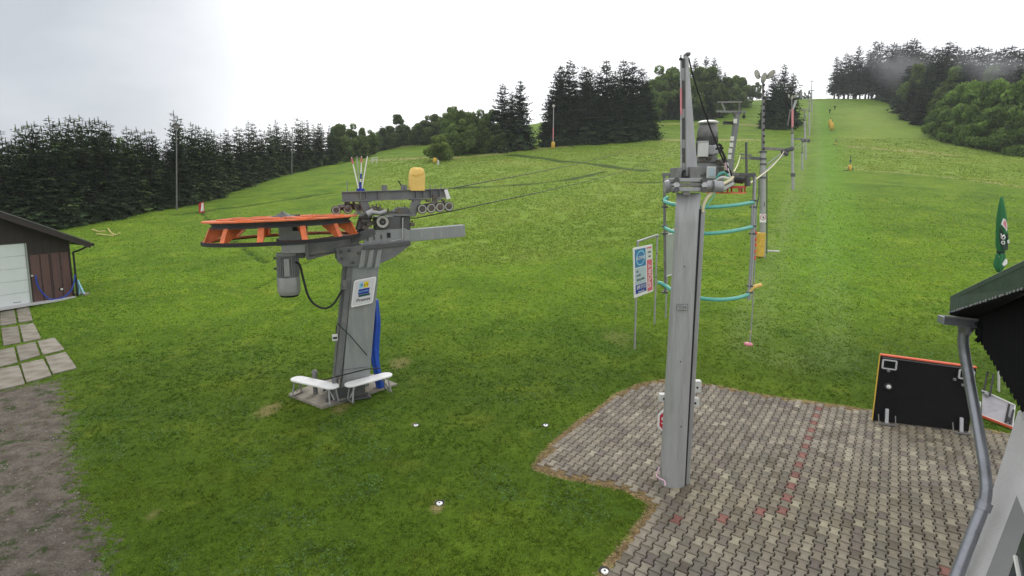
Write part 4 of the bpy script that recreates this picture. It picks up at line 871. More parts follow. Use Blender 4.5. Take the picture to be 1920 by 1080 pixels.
# sign plate on the front of the mast
sp = F.poly([(664, 526), (706, 518), (699, 568), (658, 577)], -.36)
def rounded(P, r, n=5):
    out = []
    for i in range(4):
        p, a_, b_ = P[i], P[i - 1], P[(i + 1) % 4]; u, v = (a_ - p).normalized() * r, (b_ - p).normalized() * r
        for k in range(n + 1):
            t = k / n; out.append(p + u * (1 - t) ** 2 + v * t ** 2)
    return out
cs = sum(sp, V3((0, 0, 0))) / 4; S1 = [cs + (p - cs) for p in sp]
mb = MB(); mb.prism(rounded(S1, .06), (0, .012, 0)); sgn = mb.build('sign_plate', M['white'], st, label='white lift maker plate with coloured logo')
mb = MB(); mb.prism(rounded([cs + (p - cs) * .9 - V3((0, .004, 0)) for p in S1], .05), (0, .003, 0)); mb.build('plate_face', M['panel'], sgn)
ex = (S1[1] - S1[0]); ez = (S1[0] - S1[3])
def sg_quad(u0, v0, u1, v1, mt, name, d=.010, skew=0):
    m_ = MB(); o_ = S1[3]; m_.prism([o_ + ex * u + ez * v - V3((0, d, 0)) for u, v in ((u0, v0), (u1, v0), (u1 + skew, v1), (u0 + skew, v1))], (0, .002, 0)); return m_.build(name, mt, sgn)
sg_quad(.26, .66, .43, .88, M['skyblue'], 'logo_block'); sg_quad(.47, .66, .67, .88, M['yellowi'], 'logo_block')
sg_quad(.25, .43, .74, .63, M['navy'], 'logo_bar'); sg_quad(.28, .34, .79, .42, M['tealink'], 'logo_bar')
MX = Matrix((ex.normalized(), ez.normalized(), V3((0, -1, 0)))).transposed().to_4x4()
def put(u, v, d=.012): return Matrix.Translation(S1[3] + ex * u + ez * v - V3((0, d, 0))) @ MX
text_mesh('Pramet', .125, put(.52, .22), M['ink'], 'plate_lettering', sgn); text_mesh('SLOVAK', .075, put(.49, .53), M['skyblue'], 'plate_lettering', sgn)
text_mesh('4', .11, put(.36, .77), M['ink'], 'plate_lettering', sgn); text_mesh('LV', .10, put(.57, .76), M['ink'], 'plate_lettering', sgn)
# motor cable, strap and boxes on the flank of the mast
P_ = [F.L(x, y, -.2 - .05 * (1 - abs(i - 4) / 4)) for i, (x, y) in enumerate([(554, 491), (562, 497), (568, 520), (578, 555), (592, 572), (610, 578), (625, 570), (638, 550), (645, 538)])]
def spline(P, n=6):
    P = [V3(p) for p in P]; Q = [P[0] * 2 - P[1]] + P + [P[-1] * 2 - P[-2]]; o_ = []
    for i in range(1, len(Q) - 2):
        for k in range(n):
            t = k / n; o_.append(.5 * ((2 * Q[i]) + (-Q[i - 1] + Q[i + 1]) * t + (2 * Q[i - 1] - 5 * Q[i] + 4 * Q[i + 1] - Q[i + 2]) * t * t + (-Q[i - 1] + 3 * Q[i] - 3 * Q[i + 1] + Q[i + 2]) * t ** 3))
    return o_ + [P[-1]]
mb = MB(); mb.tube(spline(P_), .028, 8); mb.build('motor_cable', M['black'], st)
c = F.L(646, 534, -.30); mb = MB(); mb.box(c, (.10, .1, .16)); mb.box(c + V3((0, 0, .10)), (.13, .12, .03)); mb.box(c - V3((0, 0, .10)), (.13, .12, .03)); mb.build('cable_clamp', M['galvd'], st, .01)
c = F.L(628, 633, -.36); mb = MB(); mb.box(c, (.14, .06, .18)); bx = mb.build('switch_box', M['offwhite'], st, .02); mb = MB(); mb.box(c - V3((0, .035, 0)), (.10, .01, .05)); mb.build('keyhole_plate', M['black'], bx)
mb = MB(); mb.tube([F.L(632, 606, -.40), F.L(655, 628, -.41), F.L(688, 666, -.38)], .014, 6); mb.build('strap', M['black'], st)
mb = MB(); mb.tube([F.L(607, 712, -.45), F.L(640, 704, -.48), F.L(688, 692, -.46), F.L(714, 690, -.1)], .016, 6); mb.build('lower_strap', M['black'], st)
c = F.L(631, 610, -.36); mb = MB(); mb.tube([c, c + V3((-.02, 0, -.2)), F.L(628, 625, -.36)], .012, 6); mb.build('switch_cable', M['black'], st)
# haul ropes
LM = Matrix.Translation(sg) @ Matrix.Rotation(SR, 4, 'Z')
def W_(p): return LM @ V3(p)
def rope(pts, r, name, label, matr=M['cable'], cat='cable', group=None, n=6):
    loc = pts[0]; mb = MB(); mb.tube([V3(p) for p in pts], r, n); o_ = mb.build(name, matr, None, loc=loc); return tag(o_, label, cat, group)
def sag(a, b, s, n=14): return [V3(a).lerp(V3(b), k / n) - V3((0, 0, s * 4 * (k / n) * (1 - k / n))) for k in range(n + 1)]
e1, e2 = at(1222, 254, 132), at(1290, 259, 126)
rope(sag(W_(F.L(836, 355, .30)), e1, 1.0), .016, 'haul_cable', 'upper steel haul cable running from the orange wheel station up to the tree clump')
rope([W_(F.L(673, 410, -.1)), W_(F.L(780, 409, -.1))] + sag(W_(F.L(845, 396, -.14)), e2, 1.4), .016, 'haul_cable', 'lower steel haul cable leaving the four rollers towards the steel mast')
# yellow hood on the upper beam
hd = empty('rain_hood', W_(F.L(782, 356, 0)), 'yellow fabric hood tied over a device on top of the roller beam', 'hood', None, SR)
mb = MB(); prof_h = [(0, .0), (0, .2), (-.01, .4), (-.03, .5), (-.09, .57), (-.2, .60)]; w2 = .215; dd = .12; ring_ = []
for (ins, z) in [(0, -.02), (.0, .15), (-.005, .3), (.005, .42), (.02, .50), (.05, .56), (.11, .595)]:
    w_ = w2 - ins; d_ = dd - ins * .6; L_ = []
    for k in range(28):
        a = 2 * math.pi * k / 28; ca_, sa = math.cos(a), math.sin(a); x = w_ * math.copysign(abs(ca_) ** .45, ca_); y = d_ * math.copysign(abs(sa) ** .45, sa); wr_ = .008 * math.sin(k * 2.4 + z * 14) * (1 if z > 0 else .5)
        L_.append((x * (1 + wr_ * 2) + (.02 if z < .4 else .02) * (z - .3), y + wr_, z + (.015 * math.sin(k * 1.7) if z > .45 else 0)))
    ring_.append(L_)
vs = [p for r_ in ring_ for p in r_]; fs = [(i * 28 + k, i * 28 + (k + 1) % 28, (i + 1) * 28 + (k + 1) % 28, (i + 1) * 28 + k) for i in range(6) for k in range(28)] + [tuple(range(6 * 28, 7 * 28))]
mb.add(vs, fs, True); mb.build('hood', M['paleyellow'], hd)
mb = MB(); mb.tube([(-.15, -.135, .42), (-.05, -.14, .36), (.0, -.14, .42), (.08, -.14, .40), (.16, -.135, .46)], .008, 5); mb.build('cord', M['yellow'], hd)
# piste marker poles standing behind the beam
holder = tag(MB().box((0, 0, 0), (.2, .12, .1)).cyl((0, 0, -.05), (0, 0, .22), .03, 8).build('pole_holder', M['navy'], None, .01, loc=(0, 0, 0)), 'small blue holder gripping the marker poles on the roller beam', 'holder')
holder.location = W_(F.L(676, 357, .12)); holder.rotation_euler.z = SR
for k, (x0, y0, x1, y1, lb) in enumerate([(673, 356, 659, 295, 'white marker pole with pink tip leaning furthest left above the roller beam'), (674, 354, 669, 293, 'thin grey marker pole behind the others above the roller beam'), (676, 352, 678, 293, 'nearly upright marker pole with red and white tip above the roller beam'), (678, 356, 689, 293, 'pale marker pole leaning furthest right above the roller beam')]):
    a_, b_ = W_(F.L(x0, y0, .12 + .03 * k)), W_(F.L(x1, y1, .12 + .03 * k)); e_ = empty('marker_pole', a_, lb, 'marker pole', 'piste marker poles held on the roller beam')
    mb = MB(); mb.cyl((0, 0, 0), b_ - a_, .018 if k != 1 else .012, 8, .012); mb.build('shaft', M['white'] if k != 1 else M['galv'], e_)
    if k in (0, 2): mb = MB(); mb.cyl((b_ - a_) * .8, (b_ - a_) * .97, .020, 8, .017); mb.build('colour_band', M['pink'], e_)
    if k == 2: mb = MB(); mb.cyl((b_ - a_) * .28, (b_ - a_) * .45, .024, 8); mb.build('blue_band', M['navy'], e_)
# concrete footing
fp = [ground(*p) for p in [(541, 743), (604, 768), (746, 723), (700, 704), (600, 718)]]
fc = sum(fp, V3((0, 0, 0))) / 5; mb = MB(); mb.prism([V3((p.x, p.y, fc.z - .1)) - fc for p in fp], (0, 0, .17)); fo = mb.build('concrete_footing', M['concrete'], None, .02); fo.location = fc
tag(fo, 'cracked concrete footing slab under the lift station and benches', 'footing')
FZ = fc.z + .07
# rolled blue tarpaulin leaning on the mast
tp = [at(704, 562, sg.y + .55), at(706, 600, sg.y + .5), at(702, 650, sg.y + .45), at(705, 685, sg.y + .42)]; tpb = at(713, 722, sg.y + .4); tpb.z = FZ + .01; tp.append(tpb)
tp = tp[::-1]; loc = tp[0].copy(); Q_ = spline([p - loc for p in tp], 6); vs = []; nn = 22
for i, c_ in enumerate(Q_):
    f_ = i / (len(Q_) - 1); rr = .075 + .03 * math.sin(f_ * 3.1) + (.03 if f_ < .1 else 0)
    for k in range(nn):
        a = 2 * math.pi * k / nn; r_ = rr * (1 + .22 * math.sin(a * 5 + f_ * 3) + .08 * math.sin(a * 3 - f_ * 9)); vs.append((c_.x + r_ * math.cos(a), c_.y + r_ * math.sin(a) * .9, c_.z + .02 * math.sin(a * 4) * (f_ > .95)))
mb = MB(); mb.add(vs, [(i * nn + k, i * nn + (k + 1) % nn, (i + 1) * nn + (k + 1) % nn, (i + 1) * nn + k) for i in range(len(Q_) - 1) for k in range(nn)] + [tuple(range((len(Q_) - 1) * nn, len(Q_) * nn))], True)
t_ = mb.build('rolled_tarpaulin', M['blue'], None); t_.location = loc; tag(t_, 'rolled blue tarpaulin standing against the right side of the lift station mast', 'tarpaulin')
# two white benches
def bench(pa, pb, w_, label, seat_h):
    """pa, pb: ends of the seat's centre line in the world"""
    c_ = (pa + pb) / 2; d_ = (pb - pa); L_ = d_.length; an = math.atan2(d_.y, d_.x); e_ = empty('bench', (c_.x, c_.y, FZ), label, 'bench', 'white benches on the concrete footing', an)
    pts = []
    for sx in (1, -1):
        for k in range(9):
            t = -math.pi / 2 + math.pi * k / 8; pts.append((sx * (L_ / 2 - w_ / 2 + math.cos(t) * w_ / 2), sx * math.sin(t) * w_ / 2, seat_h - .035))
    mb = MB(); mb.prism(pts, (0, 0, .05)); mb.build('seat', M['white'], e_, .015, seg=3)
    for sx in (-1, 1):
        for sy in (-1, 1):
            mb = MB(); mb.tube([(sx * (L_ / 2 - .18), sy * w_ * .30, seat_h - .035), (sx * (L_ / 2 - .12), sy * w_ * .42, .02)], .022, 8); mb.build('leg', M['galv'], e_)
        mb = MB(); mb.tube([(sx * (L_ / 2 - .12), -w_ * .46 - .05, .02), (sx * (L_ / 2 - .12), w_ * .46 + .05, .02)], .02, 8); mb.build('foot_bar', M['galvd'], e_)
        mb = MB(); mb.tube([(sx * (L_ / 2 - .32), 0, seat_h - .035), (sx * (L_ / 2 - .12), 0, .1)], .016, 8); mb.build('brace', M['galv'], e_)
def onplane(px, py, z):
    r = ray(px, py); t = (z - CAM_H) / r.z; return V3((r.x * t, r.y * t, z))
sh = .46
bench(onplane(549, 708, FZ + sh), onplane(632, 726, FZ + sh), .36, 'left white bench with rounded ends, pointing away from the mast foot', sh)
bench(onplane(647, 723, FZ + sh), onplane(734, 700, FZ + sh), .36, 'right white bench with rounded ends, standing in front of the mast foot', sh)

# ================================================================ steel mast on the paving with its own small drive
mg = ground(1262, 906); mg.z += .03
mt = empty('ski_lift_mast', mg, 'tall grey steel mast on the paving with motor and turquoise hose cage at its head', 'lift mast')
F = Frame(mg, 0); L = F.L
def quadprism(P, dep, name, m_, par=mt, bev=.006, label=None):
    mb = MB(); mb.prism(P, (0, dep, 0)); return mb.build(name, m_, par, bev, label=label)
# shaft: D-shaped tube, rounded on the left, following the slight lean
cb, ct = L(1260, 906, 0), L(1291, 362, 0); cb.z = -.03
wb = (L(1283, 906, 0).x - L(1238, 906, 0).x) / 2; wt = (L(1312, 362, 0).x - L(1270, 362, 0).x) / 2
def dsec(c, w, z=None):
    pts = []
    for k in range(28):
        a = 2 * math.pi * k / 28; x = w * math.copysign(abs(math.cos(a)) ** .72, math.cos(a)); y = w * .9 * math.copysign(abs(math.sin(a)) ** .72, math.sin(a)); pts.append(c + V3((x, y, 0)))
    return pts
mb = MB(); NS = 10; vs = []
for i in range(NS + 1): f_ = i / NS; vs += dsec(cb.lerp(ct, f_), wb * (1 - f_) + wt * f_)
mb.add(vs, [(i * 28 + k, i * 28 + (k + 1) % 28, (i + 1) * 28 + (k + 1) % 28, (i + 1) * 28 + k) for i in range(NS) for k in range(28)] + [tuple(range(NS * 28, NS * 28 + 28))], True)
shaft = mb.build('shaft', M['galvm'], mt)
ax = (ct - cb).normalized()
# cable channel on the right flank
s0, s1 = L(1288, 905, -.05), L(1317, 392, -.05); s0.z = 0; mb = MB(); mb.beam(s0, s1, .075, .10, (0, 1, 0)); mb.build('cable_channel', M['galv'], mt, .008)
s0, s1 = L(1283, 905, -.10), L(1311.5, 392, -.10); s0.z = 0; mb = MB(); mb.beam(s0, s1, .03, .09, (0, 1, 0)); mb.build('channel_gap', M['black'], mt)
lb = L(1279, 576, -wb * .93 - .012); mb = MB(); mb.box(lb, (.20, .02, .11)); pl_ = mb.build('type_plate', M['galvd'], mt, .006, label='small engraved plate at mid height of the mast'); mb = MB(); mb.box(lb - V3((0, .012, 0)), (.18, .004, .09)); mb.build('plate_face', M['galv'], pl_)
text_mesh('T 24', .07, Matrix.Translation(lb - V3((0, .016, 0))) @ Matrix.Rotation(R(90), 4, 'X'), M['gpaintd'], 'plate_lettering', pl_)
for px, py in ((1276, 678), (1277, 800), (1283, 500), (1299, 640)):
    p = L(px, py, -wb * .9 - .01); mb = MB(); mb.cyl(p, p + V3((0, -.008, 0)), .012, 8); mb.build('rivet', M['black'], shaft)
# head flanges
for y0, y1, hw, mtn in ((334, 341, 27, 'galv'), (343, 350, 25, 'galvd'), (351, 359, 27, 'galv')):
    a_, b_ = L(1290.5 - hw, y0, -.28), L(1290.5 + hw, y1, -.28); mb = MB(); mb.box(((a_.x + b_.x) / 2, 0, (a_.z + b_.z) / 2), (b_.x - a_.x, .58, a_.z - b_.z)); mb.build('flange', M[mtn], mt, .008)
for px in (1266, 1318):
    for py in (338, 347, 356): c = L(px, py, -.26); mb = MB(); mb.cyl(c + V3((0, -.07, 0)), c + V3((0, .5, 0)), .033, 8); mb.cyl(c + V3((0, -.09, 0)), c + V3((0, -.05, 0)), .055, 6); mb.build('flange_bolt', M['gpaintd'] if py != 347 else M['steel'], mt)
a_, b_ = L(1281, 359, -.27), L(1294, 366, -.27); mb = MB(); mb.box(((a_.x + b_.x) / 2, -.24, (a_.z + b_.z) / 2), (b_.x - a_.x, .06, a_.z - b_.z)); mb.build('lug', M['galvd'], mt, .006)
for x0, x1, y0 in ((1269, 1278, 314), (1294, 1313, 313)): 
    quadprism(F.poly([(x0, 335), (x0, y0), (x1, y0), (x1, 335)], -.22), .4, 'head_cheek', M['galvd'])
mb = MB(); mb.cyl(L(1246, 350, 0), L(1272, 348, 0), .10, 20); mb.cyl(L(1248, 350, 0), L(1254, 350, 0), .115, 20); mb.cyl(L(1262, 349, 0), L(1267, 349, 0), .12, 20); mb.build('cross_tube', M['galv'], mt)
mb = MB(); mb.cyl(L(1314, 348, 0), L(1352, 350, .1), .10, 20); mb.cyl(L(1318, 348, 0), L(1323, 348, 0), .115, 20); mb.cyl(L(1336, 349, 0), L(1341, 349, 0), .112, 20); mb.build('cross_tube', M['galv'], mt)
# fin
quadprism(F.poly([(1286, 103), (1291, 107), (1308, 316), (1308, 334), (1287, 334)], -.10), .16, 'fin', M['galv'], bev=.012, label='tall pale fin narrowing to a point above the mast head')
mb = MB(); mb.box(L(1288, 103, -.02), (.07, .18, .05)); mb.build('fin_cap', M['gpaintd'], mt, .006)
# measuring rod with dark and light bands
mb = MB(); mb.tube([L(1276.5, 103, -.02), L(1277.5, 330, -.02)], .014, 8); mb.build('rod', M['alu'], mt); mb = MB(); mb.tube([L(1276.8, 165, -.025), L(1277.2, 215, -.025)], .018, 8); mb.build('pink_band', M['stripe'], mt)
mb = MB(); mb.tube([L(1276, 113, -.02), L(1277, 109, -.02)], .03, 8); mb.build('rod_tip', M['black'], mt)
ys_ = [110, 128, 152, 172, 204, 222, 238, 262, 278, 292, 306, 330]
for k in range(len(ys_) - 1):
    a_, b_ = L(1281 + k * .15, ys_[k], -.0), L(1281 + (k + 1) * .15, ys_[k + 1] - .6, -.0); mb = MB(); mb.beam(a_, b_, .055, .05, (0, 1, 0)); mb.build('dark_band' if k % 3 != 1 else 'light_band', M['gpaintd'] if k % 3 != 1 else M['galv'], mt, .003)
mb = MB(); mb.tube([L(1279, 335, -.15), L(1280, 325, -.15), L(1283, 320, -.12)], .03, 6); mb.box(L(1284, 332, -.2), (.12, .08, .04)); mb.build('rod_foot', M['black'], mt, .004)
# drive unit on the far side
YD = .95
def B_(x0, y0, x1, y1, dep, name, m_, par=mt, bev=.01, yo=0):
    a_, b_ = L(x0, y0, YD + yo), L(x1, y1, YD + yo); mb = MB(); mb.box(((a_.x + b_.x) / 2, YD + yo + dep / 2, (a_.z + b_.z) / 2), (abs(b_.x - a_.x), dep, abs(a_.z - b_.z))); return mb.build(name, m_, par, bev)
def zc(py, yo=0): return L(1326, py, YD + yo).z
mx_ = L(1326, 260, YD + .25).x; my = YD + .25
mb = MB(); hw = lambda x0, x1: (L(x1, 260, YD + .25).x - L(x0, 260, YD + .25).x) / 2
mb.lathe((mx_, my, 0), [(hw(1312, 1340), zc(230)), (hw(1308, 1343), zc(236)), (hw(1307, 1345), zc(252)), (hw(1309, 1344), zc(254)), (hw(1310, 1343), zc(293))], 28); motor2 = mb.build('motor', M['galvd'], mt)
mb = MB(); mb.lathe((mx_, my, 0), [(hw(1306, 1345), zc(226.5)), (hw(1306, 1345), zc(229)), (0, zc(229.5))], 28); mb.lathe((mx_, my, 0), [(0, zc(222)), (hw(1312, 1340), zc(223.5)), (hw(1306, 1345), zc(226.5))], 28); mb.build('rain_cap', M['offwhite'], motor2)
mb = MB()
for k in range(34):
    a = 2 * math.pi * k / 34; r_ = hw(1309, 1344); mb.box((mx_ + math.cos(a) * r_, my + math.sin(a) * r_, (zc(255) + zc(290)) / 2), (.04, .008, zc(255) - zc(290)), Matrix.Rotation(a, 3, 'Z'))
mb.build('cooling_fins', M['gpaintd'], motor2)
B_(1313, 266, 1328, 294, .14, 'terminal_box', M['offwhite'], motor2, .01, -.12); B_(1312, 264, 1329, 267, .16, 'box_lid', M['alu'], motor2, .008, -.13); B_(1328, 272, 1341, 290, .12, 'junction_box', M['fins'], motor2, .02, -.06)
mb = MB(); c = L(1341, 281, YD - .02); mb.lathe(c, [(.07, -.03), (.10, .0), (.10, .05), (0, .06)], 16, (0, 1, 0)); mb.build('cable_gland', M['galv'], motor2)
B_(1310, 293, 1346, 299, .55, 'motor_flange', M['gpaint']); B_(1307, 298, 1360, 304, .6, 'gearbox_lid', M['galvd'], yo=-.05); gb2 = B_(1310, 304, 1357, 343, .5, 'gearbox', M['gpaintl'])
B_(1327, 312, 1342, 334, .06, 'control_box', M['offwhite'], yo=-.2); B_(1329.5, 315, 1339.5, 331, .01, 'box_face', M['palegrey'], yo=-.215)
for px, py in ((1354, 308), (1353, 316), (1348, 303), (1318, 300), (1330, 297), (1358, 322)): c = L(px, py, YD - .08); mb = MB(); mb.box(c, (.08, .06, .06)); mb.cyl(c, c + V3((0, -.05, .02)), .02, 6); mb.build('fitting', M['cast'], gb2, .008)
B_(1312, 343, 1352, 351, .4, 'gearbox_foot', M['gpaintd'])
q_ = F.poly([(1350, 351), (1375, 338), (1380, 345), (1354, 361)], YD - .3); quadprism(q_, .22, 'tilted_box', M['galvd'], bev=.008)
quadprism([p + V3((0, -.012, 0)) for p in F.poly([(1353, 352), (1374, 341), (1377, 345), (1355, 358)], YD - .3)], .008, 'tilted_box_face', M['offwhite'], bev=0)
mb = MB(); mb.cyl(L(1372, 335, YD + .2), L(1393, 337, YD + .2), .08, 16); mb.build('end_drum', M['gpaintd'], mt)
# small pulley wheel, red over yellow
pc = L(1362, 353, YD + .15); mb = MB(); PR = L(1396, 353, YD + .15).x - pc.x
mb.lathe(pc, [(PR - .07, .0), (PR, .0), (PR, .045), (PR - .07, .045), (PR - .07, 0)], 40, smooth=False); [mb.beam(pc + V3((math.cos(a) * .05, math.sin(a) * .05, .02)), pc + V3((math.cos(a) * (PR - .04), math.sin(a) * (PR - .04), .02)), .05, .02) for a in (0.3, 1.35, 2.4, 3.44, 4.5, 5.5)]
pw = mb.build('pulley_wheel', M['redp'], mt); mb = MB(); p2 = pc - V3((0, 0, .10)); mb.lathe(p2, [(PR - .03, 0), (PR + .01, 0), (PR + .01, .022), (PR - .03, .022), (PR - .03, 0)], 40, smooth=False)
mb.build('lower_rim', M['orangeline'], pw, label='orange yellow lower rim'); mb = MB(); [mb.beam(pc + V3((math.cos(a) * (PR - .03), math.sin(a) * (PR - .03), .0)), p2 + V3((math.cos(a) * (PR - .01), math.sin(a) * (PR - .01), .01)), .03, .02) for a in np.arange(.2, 6.3, .7)]; mb.build('spoke', M['redp'], pw)
# hanging cage: portal frame, two posts and three curved hose rails
YF = .9; fr = MB()
fr.beam(L(1242, 327, YF), L(1272, 327, YF), .06, .06); fr.beam(L(1272, 327, YF), L(1364, 325.3, YF), .05, .05); fr.beam(L(1362, 325, YF), L(1417, 330, YF), .06, .06); fr.beam(L(1250, 338, YF), L(1258, 329, YF), .03, .03, (0, 1, 0))
cage = fr.build('cage_beam', M['galvd'], mt, .005)
mb = MB(); mb.tube([L(1245.5, 327, YF), L(1247.5, 548, YF)], .028, 8); mb.build('cage_post', M['galvd'], mt)
mb = MB(); mb.tube([L(1415, 330, YF), L(1411, 480, YF), L(1405, 562, YF)], .032, 8); mb.tube([L(1410.5, 378, YF - .03), L(1408, 480, YF - .03), L(1402.5, 562, YF - .03)], .018, 8); mb.build('cage_post', M['galv'], mt)
for py in (376, 388, 424, 438, 536, 548):
    for px in ((1246.5, 1413.5 - (py - 376) * .05)):
        c = L(px, py, YF); mb = MB(); mb.box(c, (.11, .09, .035)); mb.build('pipe_clamp', M['gpaintd'], mt, .006)
mb = MB(); mb.box(L(1400, 327, YF), (.30, .12, .05)); mb.tube([L(1399, 267, YF), L(1400, 330, YF), L(1401, 349, YF)], .024, 8); mb.cyl(L(1401, 332, YF), L(1402, 349, YF), .06, 8); mb.build('top_spindle', M['gpaintd'], mt)
for nm, pts, r_ in (('hose_rail', [(1249, 380, 0), (1246, 374, -.1), (1251, 371, -.2), (1246.5, 377, -.25), (1262, 383, -.55), (1300, 388, -.8), (1335, 388, -.8), (1375, 385, -.55), (1413, 379, 0)], .034),
                    ('hose_rail', [(1246, 426, 0), (1256, 432, -.3), (1275, 437, -.6), (1320, 438, -.75), (1360, 435, -.6), (1390, 430, -.3), (1411, 425, 0)], .034),
                    ('hose_rail', [(1233, 530, .05), (1240, 531, .02), (1250, 537, -.1), (1264, 546, -.3), (1300, 557, -.6), (1345, 562, -.65), (1380, 559, -.4), (1398, 554, -.1), (1404, 551, 0)], .036)):
    mb = MB(); mb.tube(spline([L(x, y, YF + d_) for x, y, d_ in pts]), r_, 10); mb.build(nm, M['turq'], mt)
mb = MB(); mb.tube(spline([L(1403, 552, YF), L(1407, 544, YF), L(1414, 538, YF), L(1428, 534, YF)]), .038, 10); mb.build('hose_rail', M['paleyellow'], mt, label='short yellow hose end curling right')
# cables and hoses round the head
for pts, r_, m_ in (([(1291, 108, .0), (1302, 150, .1), (1330, 235, .3), (1345, 272, .5), (1356, 300, .6), (1372, 330, .7)], .014, 'black'), ([(1340, 258, .5), (1349, 285, .5), (1360, 305, .6), (1370, 322, .6), (1373, 334, .6)], .016, 'black'),
                    ([(1317, 398, -.1), (1319, 385, -.1), (1326, 370, -.05), (1340, 356, .1), (1354, 346, .3), (1368, 338, .5), (1374, 332, .6)], .030, 'ylhose'), ([(1319, 392, -.1), (1332, 376, -.05), (1339, 366, .2), (1342, 354, .4), (1356, 344, .5)], .012, 'turq'),
                    ([(1343, 336, .7), (1350, 326, .6), (1358, 324, .6), (1366, 330, .6)], .024, 'turq'), ([(1341, 340, .6), (1352, 333, .5), (1364, 334, .5), (1373, 338, .6)], .024, 'offwhite'), ([(1359, 300, .6), (1362, 318, .6), (1366, 330, .6)], .018, 'pinkc'), ([(1364, 305, .62), (1366, 318, .6), (1369, 332, .6)], .012, 'white'),
                    ([(1343, 279, .8), (1350, 279, .7), (1357, 290, .65), (1362, 304, .6)], .022, 'black')):
    mb = MB(); mb.tube(spline([L(*p) for p in pts]), r_, 8); mb.build('cable', M[m_], mt)
for px, py in ((1350, 272), (1353, 277), (1363, 322), (1357, 300)): mb = MB(); mb.box(L(px, py, .5), (.07, .05, .03), Matrix.Rotation(.7, 3, 'Y')); mb.build('cable_tie', M['black'], mt)
# brackets near the foot
for (x0, y0, x1, y1, yo) in ((1236, 738, 1252, 751, .12), (1300, 713, 1313, 734, .35), (1296, 745, 1309, 760, .12)):
    a_, b_ = L(x0, y0, yo), L(x1, y1, yo); mb = MB(); mb.box(((a_.x + b_.x) / 2, yo, (a_.z + b_.z) / 2), (b_.x - a_.x, .12, a_.z - b_.z)); bk = mb.build('bracket', M['offwhite'], mt, .008); mb = MB(); mb.cyl(((a_.x + b_.x) / 2 - .01, yo - .075, (a_.z + b_.z) / 2 - .01), ((a_.x + b_.x) / 2 - .01, yo - .05, (a_.z + b_.z) / 2 - .01), .02, 8); mb.build('bolt', M['black'], bk)
mb = MB(); mb.tube(spline([L(1237, 876, -.02), L(1233, 884, -.05), L(1231, 892, -.10), L(1238, 898, -.2), L(1246, 902, -.25), L(1247, 911, -.3)]), .016, 8); mb.build('earth_cable', M['pinkc'], mt); mb = MB(); mb.box(L(1234, 878, -.0), (.06, .05, .06)); mb.build('cable_end', M['galvd'], mt, .01)
# stop sign half hidden by the mast
gs = onground(1262, mg.y + .85); gs.z += .03; ss = empty('stop_sign', gs, 'red and white stop sign half hidden behind the foot of the steel mast', 'stop sign')
FS = Frame(gs, 0); ctr = FS.L(1262, 789, 0); rr = (ctr.x - FS.L(1233.5, 789, 0).x)
def octo(r_): return [ctr + V3((math.cos(R(22.5 + 45 * k)) * r_ / math.cos(R(22.5)), 0, math.sin(R(22.5 + 45 * k)) * r_ / math.cos(R(22.5)))) for k in range(8)]
mb = MB(); mb.prism(octo(rr), (0, .015, 0)); pl_ = mb.build('plate', M['white'], ss); mb = MB(); mb.prism([p + V3((0, -.004, 0)) for p in octo(rr * .88)], (0, .003, 0)); mb.build('red_face', M['redi'], pl_)
text_mesh('STOP', rr * .70, Matrix.Translation(ctr - V3((-.01, .008, 0))) @ Matrix.Rotation(R(90), 4, 'X'), M['white'], 'lettering', pl_)
mb = MB(); mb.cyl((ctr.x, .04, 0), (ctr.x, .04, ctr.z), .025, 10); mb.build('post', M['galv'], ss)
# thin tow bar hanging from the cage with red handle
tg = mg + L(1410, 440, YF + .12); e_ = empty('tow_hanger', mg + L(1404, 648, YF + .12), 'thin tow rod with orange marks and a red handle, hanging below the mast cage', 'tow bar')
def TL(x, y): return L(x, y, YF + .12) + mg - e_.location
mb = MB(); mb.tube([TL(1418, 392), TL(1416, 480), TL(1411, 580), TL(1406, 645)], .012, 6); mb.build('rod', M['galv'], e_)
for py in (437, 449, 459, 471, 483): c = TL(1417.5 - (py - 437) * .05, py); mb = MB(); mb.cyl(c - V3((0, 0, .035)), c + V3((0, 0, .035)), .024, 8); mb.build('mark', M['orangeline'], e_)
mb = MB(); c = TL(1403, 645); mb.lathe(c, [(0, -.03), (.08, -.025), (.09, 0), (.07, .025), (0, .03)], 20); mb.build('handle', M['stripe'], e_); mb = MB(); mb.lathe(TL(1407, 622), [(0, -.02), (.025, 0), (0, .02)], 8); mb.build('stop_bead', M['paleyellow'], e_)

